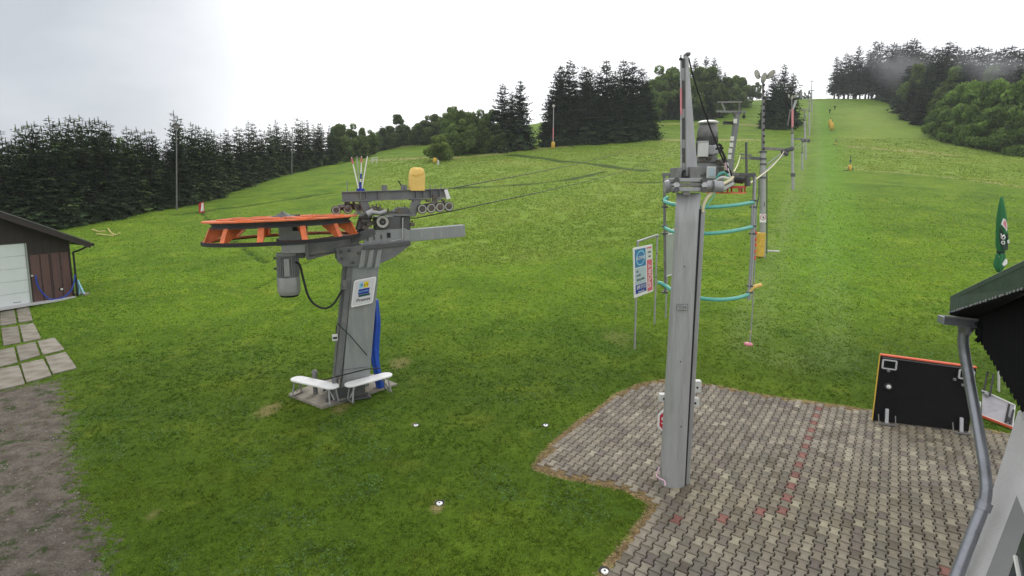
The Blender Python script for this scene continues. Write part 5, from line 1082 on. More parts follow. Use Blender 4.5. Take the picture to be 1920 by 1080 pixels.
# ================================================================ sign frames
def sign_frame(p1, p2, ytop1, ytop2, board, name, label, faces=None, arch=6):
    """two posts at ground points p1, p2; board: four picture points on the plane through both posts"""
    e_ = empty(name, p1, label, 'sign'); d_ = V3((p2.x - p1.x, p2.y - p1.y, 0)); an = math.atan2(d_.y, d_.x); e_.rotation_euler.z = an; FR = Frame(p1, an)
    Lw = d_.length; a_ = FR.L(*ytop1, 0); b_ = FR.L(*ytop2, 0); t_ = (p2.z - p1.z)
    mb = MB(); mb.tube([(0, 0, -.1), (0, 0, a_.z)], .032, 10); mb.build('post', M['galv'], e_); mb = MB(); mb.tube([(Lw, 0, t_ - .1), (Lw, 0, b_.z)], .032, 10); mb.build('post', M['galv'], e_)
    mb = MB(); mb.tube(spline([(0, 0, a_.z), (.03, 0, a_.z + .06), (.12, 0, a_.z + .085), (Lw - .12, 0, b_.z + .085), (Lw - .03, 0, b_.z + .06), (Lw, 0, b_.z)], 4), .036, 10); mb.build('top_bow', M['galv'], e_)
    q = FR.poly(board, -.05); mb = MB(); mb.prism(q, (0, .03, 0)); bo = mb.build('board', M['white'] if faces else M['greenbrd'], e_, .004)
    for h_ in (.25, .75):
        for (x_, f0, f1) in ((0, 0, 3), (Lw, 1, 2)): z_ = q[f0].z * h_ + q[f1].z * (1 - h_); mb = MB(); mb.box((x_, -.01, z_), (.09, .07, .03)); mb.build('clamp', M['gpaintd'], e_)
    return e_, bo, q, FR
p1, p2 = ground(1190, 655), ground(1227, 608)
sgA, bo, q, FR = sign_frame(p1, p2, (1184, 462), (1221, 449), [(1188, 465), (1223, 458), (1225, 546), (1190, 559)], 'advertising_sign', 'advertising board with blue, grey and pink fields on two steel posts')
bo.data.materials[0] = M['white']
def bq(u0, v0, u1, v1, m_, name, d=.006):
    def P_(u, v): return q[3].lerp(q[2], u) * (1 - v) + q[0].lerp(q[1], u) * v
    mb = MB(); mb.prism([P_(u, v) - V3((0, d, 0)) for u, v in ((u0, v0), (u1, v0), (u1, v1), (u0, v1))], (0, .002, 0)); return mb.build(name, m_, bo)
def bp(u, v, d=.010):
    P_ = q[3].lerp(q[2], u) * (1 - v) + q[0].lerp(q[1], u) * v; ex_ = (q[2] - q[3]).lerp(q[1] - q[0], v).normalized(); ez_ = V3((0, 0, 1)); return Matrix.Translation(P_ - V3((0, d, 0))) @ Matrix((ex_, ez_, V3((0, -1, 0)))).transposed().to_4x4()
bq(.05, .60, .60, .96, M['signblue'], 'blue_field'); bq(.05, .26, .60, .585, M['palegrey'], 'grey_field'); bq(.05, .07, .60, .25, M['navy'], 'navy_field'); bq(.66, .04, .95, .70, M['pink'], 'pink_field'); bq(.66, .93, .95, .96, M['pink'], 'pink_edge'); bq(.66, .72, .95, .92, M['offwhite'], 'cream_field')
bw = (q[2] - q[3]).length; Hb = (q[0] - q[3]).length; SXX = bw / Hb; cc = q[3].lerp(q[2], .325) * .22 + q[0].lerp(q[1], .325) * .78
mb = MB(); exn = (q[1] - q[0]).normalized(); mb.prism([cc - V3((0, .009, 0)) + exn * math.cos(t) * bw * .22 + V3((0, 0, 1)) * math.sin(t) * Hb * .15 for t in np.linspace(0, 6.1, 24)], (0, .001, 0)); mb.build('round_logo', M['skyblue'], bo)
mb = MB(); mb.prism([cc - V3((0, .011, .0)) + exn * math.cos(t) * bw * .18 + V3((0, 0, 1)) * math.sin(t) * Hb * .125 for t in np.linspace(0, 6.1, 24)], (0, .001, 0)); mb.build('logo_disc', M['signblue'], bo)
text_mesh('SLOVAK', Hb * .10, bp(.325, .78, .014), M['white'], 'lettering', bo, sx=SXX * 1.15)
for v, t_ in ((.52, 'ski'), (.44, 'servis'), (.35, 'zimny klub')): text_mesh(t_, Hb * .075, bp(.10, v), M['ink'], 'lettering', bo, 'LEFT', sx=SXX * 1.2)
text_mesh('049 57112', Hb * .11, bp(.325, .185), M['white'], 'lettering', bo, sx=SXX * .95); text_mesh('www.slovak', Hb * .05, bp(.32, .10), M['white'], 'lettering', bo, sx=SXX * 1.3)
text_mesh('zimny', Hb * .06, bp(.805, .86), M['ink'], 'lettering', bo, sx=SXX * 1.3); text_mesh('vlek', Hb * .06, bp(.805, .77), M['ink'], 'lettering', bo, sx=SXX * 1.3)
text_mesh('SPORT', bw * .24, bp(.805, .36) @ Matrix.Rotation(R(90), 4, 'Z'), M['white'], 'lettering', bo, sx=.72 / SXX)
p3, p4 = ground(1248, 596), onground(1290, ground(1248, 596).y + .9)
sgB, bo2, q2, FR2 = sign_frame(p3, p4, (1243, 438), (1286, 424), [(1249, 440), (1286, 433), (1286, 505), (1249, 518)], 'blank_sign', 'blank grey green board on posts partly hidden behind the steel mast')
mb = MB(); mb.beam(q2[3], q2[2], .05, .03); mb.beam(q2[0], q2[1], .05, .03); mb.build('board_edge', M['white'], bo2)
rope(sag(at(1221, 448, p2.y), at(1244, 436, p3.y), .05, 6), .012, 'chain', 'thin chain linking the tops of the two sign frames', M['gpaintd'], 'chain')

# ================================================================ lamp masts along the lift line
def lamp_mast(base, top_px, top_py, label, arm_py=None, arm_dx=None, split=.5, heads=3, pad=None, r0=.16, detail=True, name='lamp_mast', group=None):
    e_ = empty(name, base, label, 'lamp mast', group); FR = Frame(base, 0); tp_ = FR.L(top_px, top_py, 0); H = tp_.z
    mb = MB(); mb.tube([(0, 0, -.2), tp_ * split], [r0, r0 * .86], 14); mb.build('lower_tube', M['pole'], e_)
    mb = MB(); mb.tube([tp_ * split, tp_], [r0 * .6, r0 * .36], 8); up = mb.build('upper_tube', M['galvd'], e_)
    mb = MB(); mb.cyl(tp_ * split - V3((0, 0, .05)), tp_ * split + V3((0, 0, .05)), r0 * 1.25, 14); mb.build('joint_collar', M['gpaintd'], e_)
    if detail:
        for k in range(11):
            c = tp_ * (split + (1 - split) * (k + .5) / 11.5); mb = MB(); mb.box(c - V3((0, r0 * .5, 0)), (r0 * .55, r0 * .35, r0 * .75)); mb.build('step_hole', M['black'], up)
    if heads:
        hs = r0 * 2.2
        for k, (dx, tilt) in enumerate([(-.95, 38), (0, 0), (.95, -38)][:heads]):
            mb = MB(); Rm = Matrix.Rotation(R(-tilt), 3, 'Y') @ Matrix.Rotation(R(24), 3, 'X'); c = tp_ + V3((dx * hs * 1.05, -.05, hs * (.62 if dx else .12)))
            prof_ = [(.0, -.26), (.30, -.22), (.5, -.06), (.52, .0)]; n_ = 16; vs = []
            for (rr_, h) in prof_:
                for j in range(n_): a = 2 * math.pi * j / n_; vs.append(c + Rm @ V3((math.cos(a) * rr_ * hs * .78, -h * hs * 1.2 - .02, math.sin(a) * rr_ * hs * 1.55)))
            mb.add(vs, [(i * n_ + j, i * n_ + (j + 1) % n_, (i + 1) * n_ + (j + 1) % n_, (i + 1) * n_ + j) for i in range(3) for j in range(n_)], True); mb.add(vs[:n_], [tuple(range(n_))])
            fl_ = mb.build('floodlight', M['gpaintd'], e_); mb = MB(); mb.add([c + Rm @ V3((math.cos(2 * math.pi * j / n_) * .50 * hs * .78, -.0, math.sin(2 * math.pi * j / n_) * .50 * hs * 1.55)) for j in range(n_)] + [c + Rm @ V3((math.cos(2 * math.pi * j / n_) * .44 * hs * .78, -.05 * hs - .02, math.sin(2 * math.pi * j / n_) * .44 * hs * 1.55)) for j in range(n_)], [(j, (j + 1) % n_, n_ + (j + 1) % n_, n_ + j) for j in range(n_)] + [tuple(range(n_, 2 * n_))])
            mb.build('lamp_glass', M['lampglass'], fl_); mb = MB(); mb.tube([tp_, c], r0 * .14, 6); mb.build('lamp_bracket', M['gpaintd'], e_)
    return e_, FR, tp_
LG = 'lamp masts in a row along the lift line'
b1 = ground(1430, 482)
e1_, F1, t1 = lamp_mast(b1, 1431, 148, 'nearest lamp mast with number 1 and a yellow pad round its foot', split=.60, r0=.165, group=LG)
# cross arm with sheaves at mid height, struts, lower bracket, no-smoking style plate, number
mb = MB(); mb.beam(F1.L(1432, 278, 0), F1.L(1476, 281, 0), .10, .14); mb.build('cross_arm', M['galvd'], e1_, .01)
mb = MB(); mb.tube([F1.L(1436, 310, 0), F1.L(1466, 287, 0)], .035, 8); mb.build('strut', M['galv'], e1_); mb = MB(); mb.tube([F1.L(1433, 322, -.1), F1.L(1470, 290, -.1), F1.L(1482, 281, -.1)], .04, 8); mb.build('strut', M['galv'], e1_)
for px, py in ((1469, 285), (1477, 281), (1484, 279), (1474, 288)): c = F1.L(px, py, -.1); mb = MB(); mb.lathe(c, [(.04, -.05), (.13, -.04), (.10, 0), (.13, .04), (.04, .05)], 14, (0, 1, 0)); mb.build('sheave', M['gpaintd'], e1_)
mb = MB(); mb.beam(F1.L(1404, 296, 0), F1.L(1430, 298, 0), .12, .16); mb.build('side_arm', M['gpaintd'], e1_, .01); mb = MB(); mb.beam(F1.L(1387, 289, 0), F1.L(1409, 291, 0), .16, .07); mb.beam(F1.L(1389, 296, 0), F1.L(1407, 297, 0), .14, .11); mb.build('arm_head', M['galvd'], e1_, .01)
mb = MB(); mb.tube([F1.L(1421, 284, 0), F1.L(1421, 300, 0), F1.L(1424, 325, 0)], .012, 5); mb.build('thin_pipe', M['galvd'], e1_)
for py in (298, 308, 333): c = F1.L(1431, py, 0); mb = MB(); mb.cyl(c - V3((0, 0, .05)), c + V3((0, 0, .05)), .185, 14); mb.build('pipe_clamp', M['gpaintd'], e1_)
mb = MB(); mb.tube(spline([F1.L(1423, 330, -.1), F1.L(1423, 365, -.1), F1.L(1420, 380, -.1), F1.L(1418, 396, -.1), F1.L(1418, 410, -.1)]), .035, 8); mb.build('side_pipe', M['gpaintd'], e1_)
mb = MB(); mb.tube([F1.L(1438, 322, .1), F1.L(1438, 476, .1)], .03, 8); mb.build('cable_pipe', M['gpaintd'], e1_)
q_ = F1.poly([(1424.5, 401), (1436.5, 401), (1436.5, 417), (1424.5, 417)], -.19); mb = MB(); mb.prism(q_, (0, .012, 0)); nsg = mb.build('warning_plate', M['white'], e1_, label='white plate with a round prohibition mark')
cpl = sum(q_, V3((0, 0, 0))) / 4 + V3((0, -.006, .04)); mb = MB(); mb.lathe(cpl, [(.135, -.003), (.16, -.003), (.16, .003), (.135, .003), (.135, -.003)], 24, (0, 1, 0), False); mb.beam(cpl + V3((-.1, 0, .1)), cpl + V3((.1, 0, -.1)), .006, .025, (0, 1, 0)); mb.build('mark_ring', M['redi'], nsg)
mb = MB(); mb.beam(cpl + V3((-.05, -.004, -.07)), cpl + V3((.05, -.004, .07)), .004, .035, (0, 1, 0)); mb.box(cpl + V3((.03, -.004, .0)), (.05, .004, .10)); mb.build('pictogram', M['ink'], nsg)
text_mesh('1', .34, Matrix.Translation(F1.L(1433.5, 384, -.20)) @ Matrix.Rotation(R(90), 4, 'X'), M['ink'], 'mast_number', e1_)
pa_, pb_ = F1.L(1424, 437, -.22), F1.L(1434, 481, -.22); mb = MB(); zt_ = pa_.z; mb.box(((pa_.x + pb_.x) / 2, -.02, zt_ / 2 + .02), (.36, .40, zt_)); mb.build('crash_pad', M['yellow'], e1_, .05, seg=3)
mb = MB(); mb.beam(F1.L(1438, 470, .1) , F1.L(1461, 471, .1), .16, .07); o_ = mb.build('wooden_beam', M['offwhite'], None, .01); o_.location = b1; tag(o_, 'short pale timber lying in the grass behind the nearest lamp mast', 'timber')
def gpx(px, py, Y=None): return ground(px, py) if Y is None else onground(px, Y)
b2 = ground(1487, 356)
e2_, F2, t2 = lamp_mast(b2, 1484.5, 184, 'second lamp mast, with a pink band and a tilted lamp arm', split=.62, r0=.15, group=LG, detail=False)
mb = MB(); mb.tube([F2.L(1486, 205, -.17), F2.L(1486, 238, -.17)], .10, 10); mb.build('pink_band', M['stripe'], e2_); mb = MB(); mb.tube([F2.L(1485, 208, 0), F2.L(1490, 196, 0), F2.L(1492, 188, 0)], .12, 8); mb.build('tilted_arm', M['galv'], e2_)
mb = MB(); mb.beam(F2.L(1488, 260, 0), F2.L(1518, 262, 0), .1, .16); mb.build('cross_arm', M['galvd'], e2_)
for px in (1505, 1511, 1516): c = F2.L(px, 264, -.1); mb = MB(); mb.lathe(c, [(.05, -.05), (.17, -.04), (.17, .04), (.05, .05)], 12, (0, 1, 0)); mb.build('sheave', M['gpaintd'], e2_)
mb = MB(); mb.tube([F2.L(1477, 235, .3), F2.L(1482, 205, .3)], .07, 8); mb.build('back_stay', M['galvd'], e2_); c = F2.L(1487, 328, 0); mb = MB(); mb.cyl(c - V3((0, 0, .18)), c + V3((0, 0, .18)), .22, 12); mb.build('foot_box', M['gpaintd'], e2_)
b3 = ground(1504, 318); e3_, F3, t3 = lamp_mast(b3, 1504, 266, 'short grey post right behind the second lamp mast', split=.6, heads=0, r0=.15, detail=False, name='steel_post')
b4 = onground(1511, 92); e4_, F4, t4 = lamp_mast(b4, 1508, 208, 'third lamp mast with low lamps, further up the lift line', split=.8, r0=.17, group=LG, detail=False)
mb = MB(); mb.tube([F4.L(1509, 214, 0), F4.L(1512, 218, 0)], .13, 8); mb.build('tilted_arm', M['galv'], e4_)
b5 = onground(1518, 130); e5_, F5, t5 = lamp_mast(b5, 1517, 190, 'fourth lamp mast, thin and far up the lift line', split=.7, heads=3, r0=.16, group=LG, detail=False)
b6 = onground(1522, 185); e6_, F6, t6 = lamp_mast(b6, 1522, 152, 'tall thin lamp mast near the hill crest', split=.7, heads=0, r0=.2, group=LG, detail=False)
mb = MB(); [mb.beam(F6.L(1519, y, 0), F6.L(1526, y, 0), .15, .2) for y in (152,)]; mb.build('top_bar', M['gpaintd'], e6_); mb = MB(); mb.beam(F6.L(1516, 170, 0), F6.L(1527, 170, 0), .15, .2); mb.build('cross_arm', M['gpaintd'], e6_)
b7 = onground(1502, 255); e7_, F7, t7 = lamp_mast(b7, 1502, 160, 'farthest lamp mast standing on the hill crest', split=.7, heads=0, r0=.22, group=LG, detail=False)
mb = MB(); mb.beam(F7.L(1498, 160, 0), F7.L(1506, 160, 0), .2, .3); mb.build('top_bar', M['gpaintd'], e7_)
# lift ropes running up the line
for (dx, lb) in ((0, 'left rope of the tow lift running up the slope over the lamp masts'), (1, 'right rope of the tow lift running up the slope over the lamp masts')):
    P_ = [b1 + F1.L(1477 + dx * 8, 279, -.1), b2 + F2.L(1507 + dx * 9, 260, -.1), b4 + F4.L(1512 + dx * 6, 242, 0), b5 + F5.L(1519 + dx * 4, 222, 0), b6 + F6.L(1519 + dx * 6, 169, 0)]
    rp = []
    for i in range(4): rp += sag(P_[i], P_[i + 1], .25 * (i + 1), 8)[:-1]
    rope(rp + [P_[-1]], .014, 'tow_cable', lb, M['galvd'])
rope(sag(mg + L(1402, 346, .9), b1 + F1.L(1470, 284, -.1), .15), .018, 'tow_cable', 'pale rope from the mast cage up to the nearest lamp mast', M['ylhose']); rope(sag(mg + L(1376, 322, .9), b1 + F1.L(1388, 291, 0), .1), .016, 'tow_cable', 'short pale rope from the mast gearbox to the side arm of the nearest lamp mast', M['ylhose'])
for (x0, y0, x1, y1, Y) in ((1512, 262, 1500, 318, 60),): pass
# second lift's leaning T-shaped support, far behind the mast head
b8 = ground(1366, 322); e8_ = empty('lift_support', b8, 'leaning T shaped lift support with white plates, behind the mast head', 'lift support'); F8 = Frame(b8, 0)
mb = MB(); mb.beam((0, 0, -.2), F8.L(1370, 300, 0), .8, .85, (0, 1, 0)); mb.beam(F8.L(1370, 300, 0), F8.L(1382, 216, 0), .6, .75, (0, 1, 0)); mb.build('leaning_mast', M['gpaint'], e8_, .02)
mb = MB(); mb.prism(F8.poly([(1374, 210), (1391, 209), (1388, 216), (1378, 217)], -.2), (0, .4, 0)); mb.build('head_plate', M['gpaintd'], e8_)
mb = MB(); mb.beam(F8.L(1343, 209, 0), F8.L(1399, 210, 0), .3, .26); mb.build('cross_beam', M['galvd'], e8_); mb = MB(); mb.beam(F8.L(1345, 191.5, .3), F8.L(1391, 191, .3), .2, .2); mb.build('upper_beam', M['galvd'], e8_); mb = MB(); mb.tube([F8.L(1353, 192, .3), F8.L(1359, 208, 0)], .11, 6); mb.tube([F8.L(1387, 191, .3), F8.L(1386, 209, 0)], .06, 6); mb.build('beam_link', M['galvd'], e8_)
for px, py in ((1349, 217), (1395, 218)): c = F8.L(px, py, -.1); mb = MB(); mb.cyl(c + V3((0, 0, .6)), c, .06, 6); mb.lathe(c, [(0, -.35), (.22, -.18), (.2, .13), (0, .27)], 10); mb.build('hanging_roller', M['black'], e8_)
mb = MB(); mb.beam(F8.L(1356, 229, -.1), F8.L(1384, 230, -.1), .3, .26); [mb.lathe(F8.L(px, 231, -.15), [(.06, -.1), (.22, -.1), (.22, .1), (.06, .1)], 10, (0, 1, 0)) for px in (1358, 1363, 1368, 1373)]; mb.build('roller_arm', M['gpaintd'], e8_)
for px, py in ((1378.5, 227), (1373, 260), (1371.5, 271.5), (1369.5, 282.5), (1368, 294)): c = F8.L(px, py, -.5); mb = MB(); mb.box(c, (.5, .05, .62)); mb.build('white_plate', M['offwhite'], e8_, .01)

# ================================================================ poles and small things on the far slopes
def simple_pole(base, px, py, name, label, cat, m_, r_, top=None, band=None):
    e_ = empty(name, base, label, cat); FR = Frame(base, 0); t_ = FR.L(px, py, 0); mb = MB(); mb.tube([(0, 0, -.2), t_], [r_, r_ * .6], 8); mb.build('shaft', M[m_], e_); return e_, FR, t_
e_, FR, t_ = simple_pole(onground(331, 59.5), 331, 240, 'light_pole', 'thin pale pole in front of the left hedge near its tallest spruce', 'pole', 'galvd', .085); mb = MB(); mb.box(t_ + V3((.1, -.1, .1)), (.45, .3, .2)); mb.build('pole_lamp', M['galvd'], e_, .03)
e_, FR, t_ = simple_pole(onground(547, 103), 548, 240, 'light_pole', 'thin grey pole before the far half of the left hedge', 'pole', 'galvd', .12); mb = MB(); mb.box(t_, (.5, .3, .2)); mb.build('pole_lamp', M['galvd'], e_, .03)
gp_ = ground(1037, 278); e_, FR, t_ = simple_pole(gp_, 1038, 200, 'light_pole', 'slim pinkish pole with a round lamp in front of the middle spruce clump', 'pole', 'pole', .13)
mb = MB(); mb.tube([FR.L(1037, 262, -.16), FR.L(1037.4, 240, -.14)], .12, 8); mb.build('pink_band', M['stripe'], e_); mb = MB(); mb.lathe(t_ + V3((0, 0, .1)), [(0, -.3), (.3, -.15), (.34, .05), (.2, .28), (0, .34)], 12); mb.build('lamp_head', M['lampglass'], e_)
z_ = FR.L(1037, 268, 0).z; mb = MB(); mb.lathe((0, 0, 0), [(.30, 0), (.42, .1), (.42, z_), (.32, z_ + .25)], 14); mb.build('crash_pad', M['yellow'], e_, label='yellow pad strapped round the pole foot')
# yellow-padded post under the bush
g_ = ground(819, 309); e_ = empty('padded_post', g_, 'white post with a torn yellow pad under the round bush', 'post'); FR = Frame(g_, 0); mb = MB(); mb.tube([(.25, 0, -.1), (.25, 0, FR.L(820, 300, 0).z)], .18, 8); mb.build('post', M['offwhite'], e_)
mb = MB(); a_ = FR.L(818, 304, -.2); b_ = FR.L(818, 296, -.2); mb.tube([a_ + V3((-.35, 0, 0)), a_.lerp(b_, .5) + V3((-.25, 0, 0)), b_ + V3((-.1, 0, 0))], [.28, .4, .3], 8); mb.build('pad', M['yellow'], e_)
# snow guns wrapped in yellow covers on the piste
def snow_gun(px, py, top, label, wrap=True, extra=1.0):
    g_ = ground(px, py); e_ = empty('snow_gun', g_, label, 'snow gun', 'snow guns beside the piste'); FR = Frame(g_, 0); h = FR.L(px, top, 0).z
    for k in range(3):
        a = R(90 + 120 * k); mb = MB(); mb.tube([(math.cos(a) * h * .22, math.sin(a) * h * .22, 0), (0, 0, h * .42)], .05, 6); mb.build('leg', M['gpaintd'], e_)
    mb = MB(); mb.tube([(0, 0, .1), (0, 0, h)], .05, 6); mb.build('lance', M['gpaintd'], e_)
    mb = MB(); mb.lathe((0, 0, 0), [(h * .10, h * .18), (h * .17, h * .25), (h * .15, h * .5), (h * .12, h * .72), (0, h * .8)] if wrap else [(h * .08, .05), (h * .13, h * .15), (h * .1, h * .35), (0, h * .42)], 10); mb.build('cover', M['yellow'], e_)
    if not wrap: mb = MB(); mb.box((0, -.05, h * .62), (.25, .12, h * .12)); mb.box((-h * .28, 0, .05), (h * .3, .3, .08)); mb.build('nozzle', M['gpaintd'], e_)
    return e_
snow_gun(1556, 240, 219, 'far yellow covered snow gun, left of the pair on the piste'); snow_gun(1559, 247, 224, 'nearer and wider yellow covered snow gun of the pair on the piste'); snow_gun(1567, 272, 260, 'small snow gun below the yellow covered pair', False); snow_gun(1593, 320, 291, 'nearest snow gun with a thin lance and orange base', False)
for px, py, lb in ((1555.5, 213, 'small dark post on the upper piste, left one'), (1565, 206, 'small dark post on the upper piste, right one')): g_ = ground(px, py); mb = MB(); mb.tube([(0, 0, -.1), (0, 0, 1.3)], .12, 6); mb.box((0, 0, 1.1), (.6, .2, .5)); o_ = mb.build('hydrant_post', M['black'], None, .02); o_.location = g_; tag(o_, lb, 'post')
# red and white mat on a post
g_ = ground(377, 400); e_ = empty('padded_sign', g_, 'red and white padded marker standing in the grass before the left hedge', 'marker'); FR = Frame(g_, 0); mb = MB(); mb.prism(FR.poly([(372, 382), (381, 378), (382, 398), (373, 400)], 0), (0, .15, 0)); mb.build('red_mat', M['snowred'], e_, .02); mb = MB(); mb.prism(FR.poly([(378, 381), (381, 380), (382, 395), (376, 397)], -.02), (0, .015, 0)); mb.build('white_patch', M['white'], e_)
# loose tape frame on the bank behind the garage
g_ = ground(205, 442); e_ = empty('fallen_fence', g_, 'fallen wooden rails with yellow tape on the bank right of the garage', 'fence'); FR = Frame(g_, 0)
for pts in ([(173, 430, .6), (184, 434, .3), (197, 433, 0)], [(202, 428, 0), (209, 437, 0)], [(181, 438, .2), (200, 441, 0), (213, 443, -.2)], [(209, 437, 0), (218, 441, -.1), (225, 437, -.2)]):
    mb = MB(); P_ = [FR.L(*p) for p in pts]; P_ = [V3((p.x, p.y, max(p.z, gz(p.x + g_.x, p.y + g_.y) - g_.z + .04))) for p in P_]; mb.tube(P_, .05, 6); mb.build('rail', M['rope'], e_)
# pale rack near the hedge end
g_ = ground(703, 307); e_ = empty('wooden_rack', g_, 'pale slatted rack standing where the left hedge ends', 'rack'); FR = Frame(g_, 0)
for y in (296, 300): mb = MB(); mb.beam(FR.L(696, y + 1, 0), FR.L(708, y - 1, 0), .3, .14); mb.build('slat', M['offwhite'], e_)
for x in (698, 706): mb = MB(); mb.beam((FR.L(x, 300, 0).x, 0, -.1), FR.L(x, 298, 0), .14, .14); mb.build('leg', M['offwhite'], e_)
# ground hydrant caps in the lawn
for px, py, lb, dk in ((780, 799, 'white pipe cap in the lawn right of the benches', 1), (1023, 799, 'white pipe cap in the lawn left of the paving', 1), (824, 946, 'round white pipe cap in a bare patch of the near lawn', 0), (1134, 1074, 'white pipe cap at the lower left edge of the paving', 0)):
    g_ = ground(px, py); e_ = empty('pipe_cap', g_, lb, 'pipe cap', 'pipe caps sunk in the lawn'); mb = MB(); mb.lathe((0, .03, 0), [(.06, -.02), (.075, .01), (.085, .02)], 20); mb.build('socket', M['black'], e_); mb = MB(); mb.lathe((0, 0, .015), [(0, .02), (.04, .019), (.055, .014), (.057, 0)], 20); mb.build('cap', M['white'], e_)
    mb = MB(); mb.lathe((0, 0, .04), [(0, .004), (.015, .003), (.016, 0)], 10); mb.build('screw', M['black'], e_)

# ================================================================ garage on the left
ga, gb_ = ground(140, 556), ground(0, 585)
dv = V3((ga.x - gb_.x, ga.y - gb_.y, 0)); an = math.atan2(dv.y, dv.x); gz0 = gz(ga.x, ga.y)
org = V3((ga.x, ga.y, gz0 - .02)); gr = empty('garage', org, 'dark brown wooden garage with white sectional door and low pitched roof', 'garage', None, an); G = Frame(org, an)
eav = G.L(139, 448, 0).z; s_roof0, s_roof1 = G.L(160, 447, -.7), G.L(0, 392, -.7); slope = (s_roof1.z - s_roof0.z) / (s_roof0.x - s_roof1.x)
W2 = 7.5; ridge = eav + slope * W2 * 1.0; dep = 10
def wz(x): return eav - .02 + slope * (-x if x > -W2 else 2 * W2 + x)
dx0, dx1 = G.L(58, 560, 0).x, G.L(58, 560, 0).x - 3.6; dz1 = G.L(58, 455, 0).z; bx0_, bx1_ = G.L(64, 560, 0).x, G.L(139, 550, 0).x - .05; bz1 = G.L(100, 474, 0).z
mb = MB(); th = .16
# front wall pieces round the openings
def wallpoly(pts): mb.prism([V3((x, 0, z)) for x, z in pts], (0, th, 0))
wallpoly([(0, bz1), (0, wz(0)), (-W2, wz(-W2)), (-2 * W2, wz(0)), (-2 * W2, dz1 + .0), (dx1, dz1), (dx0, dz1), (dx0, bz1)]); wallpoly([(dx0, -.3), (bx0_, -.3), (bx0_, bz1 - .002), (dx0, bz1 - .002)]); wallpoly([(bx1_, -.3), (0, -.3), (0, bz1 - .002), (bx1_, bz1 - .002)]); wallpoly([(-2 * W2, -.3), (dx1, -.3), (dx1, dz1 - .002), (-2 * W2, dz1 - .002)])
mb.box((-th / 2, th + dep / 2 + .002, wz(0) / 2 - .15), (th, dep, wz(0) + .2)); mb.box((-2 * W2 + th / 2, th + dep / 2 + .002, wz(0) / 2 - .15), (th, dep, wz(0) + .2)); mb.box((-W2, dep + th + .1, wz(0) / 2 - .15), (2 * W2 - .4, th, wz(0) + .2)); mb.build('wall', M['brownwall'], gr)
mb = MB()
for k in range(46):
    x = -.12 - k * .32
    if x < -2 * W2 + .1: break
    z0 = (dz1 + .02) if dx1 - .02 < x < dx0 + .05 else (bz1 + .02)
    mb.box((x, -.006, (z0 + wz(x) - .1) / 2), (.02, .008, wz(x) - .1 - z0))
mb.build('cover_strip', M['brownwall'], gr)
mb = MB()
for k in range(5):
    h_ = dz1 / 5; mb.box(((dx0 + dx1) / 2, .06, h_ * (k + .5)), (dx0 - dx1, .04, h_ - .018))
mb.box(((dx0 + dx1) / 2, .085, dz1 / 2), (dx0 - dx1, .01, dz1)); gd = mb.build('garage_door', M['garwhite'], gr, .004); mb = MB(); mb.box((dx0 + .02, -.004, dz1 / 2), (.05, .03, dz1)); mb.build('door_jamb', M['greenbrd'], gr)
mb = MB(); mb.cyl((dx0 + .12, -.02, dz1 * .46), (dx0 + .12, -.06, dz1 * .46), .04, 10); mb.build('door_button', M['offwhite'], gr); mb = MB(); mb.box((dx0 - .5, .035, .16), (.28, .012, .02)); mb.build('door_handle', M['black'], gd)
mb = MB(); bw_ = bx1_ - bx0_; mb.box(((bx0_ + bx1_) / 2, .05, bz1 / 2), (bw_ - .02, .05, bz1 - .02)); sdoor = mb.build('side_door', M['brownsteel'], gr, .004)
mb = MB()
for f_ in (.25, .48, .52, .76): mb.box((bx0_ + bw_ * f_, .018, bz1 / 2), (.03, .02, bz1 - .1))
mb.build('door_strip', M['brownwall'], sdoor); mb = MB()
for f_ in (.25, .76): 
    for z_ in (.3, .65): mb.cyl((bx0_ + bw_ * f_, -.0, bz1 * z_ - .04), (bx0_ + bw_ * f_, -.0, bz1 * z_ + .04), .02, 6)
mb.build('hinge', M['black'], sdoor); c = G.L(115, 542, .01); mb = MB(); mb.cyl(c, c + V3((0, -.03, 0)), .09, 14); mb.build('wall_socket', M['black'], sdoor); mb = MB(); mb.cyl(c + V3((0, -.02, 0)), c + V3((0, -.05, 0)), .055, 14); mb.build('socket_cover', M['offwhite'], sdoor)
# roof slabs with overhang, verge boards, gutter and downpipe
for sx in (0, 1):
    P_ = [V3((x, -.75, z)) for x, z in ((.55, wz(0) - slope * .55), (-W2, wz(-W2)), (-W2, wz(-W2) + .12), (.55, wz(0) - slope * .55 + .12))]
    if sx: P_ = [V3((-2 * W2 - p.x, p.y, p.z)) for p in P_]
    mb = MB(); mb.prism(P_, (0, dep + 1.3, 0)); rf = mb.build('roof', M['roofdark'], gr); mb = MB(); mb.beam(P_[0] + V3((0, -.016, -.05)), P_[1] + V3((0, -.016, -.05)), .03, .2, (0, 0, 1)); mb.build('verge_board', M['brownwall'], rf); mb = MB(); mb.beam(P_[3] + V3((0, -.03, .03)), P_[2] + V3((0, -.03, .03)), .08, .03); mb.build('verge_flashing', M['galvd'], rf)
mb = MB(); mb.tube([(.62, -.8, wz(0) - slope * .55 + .02), (.62, dep + .5, wz(0) - slope * .55 - .02)], .075, 10); mb.build('gutter', M['black'], gr); mb = MB(); mb.tube(spline([(.6, -.35, wz(0) - .2), (.58, -.3, wz(0) - .36), (.3, -.15, wz(0) - .55), (.1, -.08, wz(0) - .62), (.09, -.08, wz(0) - .8)], 4) + [(.09, -.08, .02)], .045, 8); mb.build('downpipe', M['black'], gr)
mb = MB(); mb.box((-W2 + .2, -.12, .0), (2 * W2 - .5, .3, .10)); mb.build('concrete_sill', M['paleconc'], gr, .01)
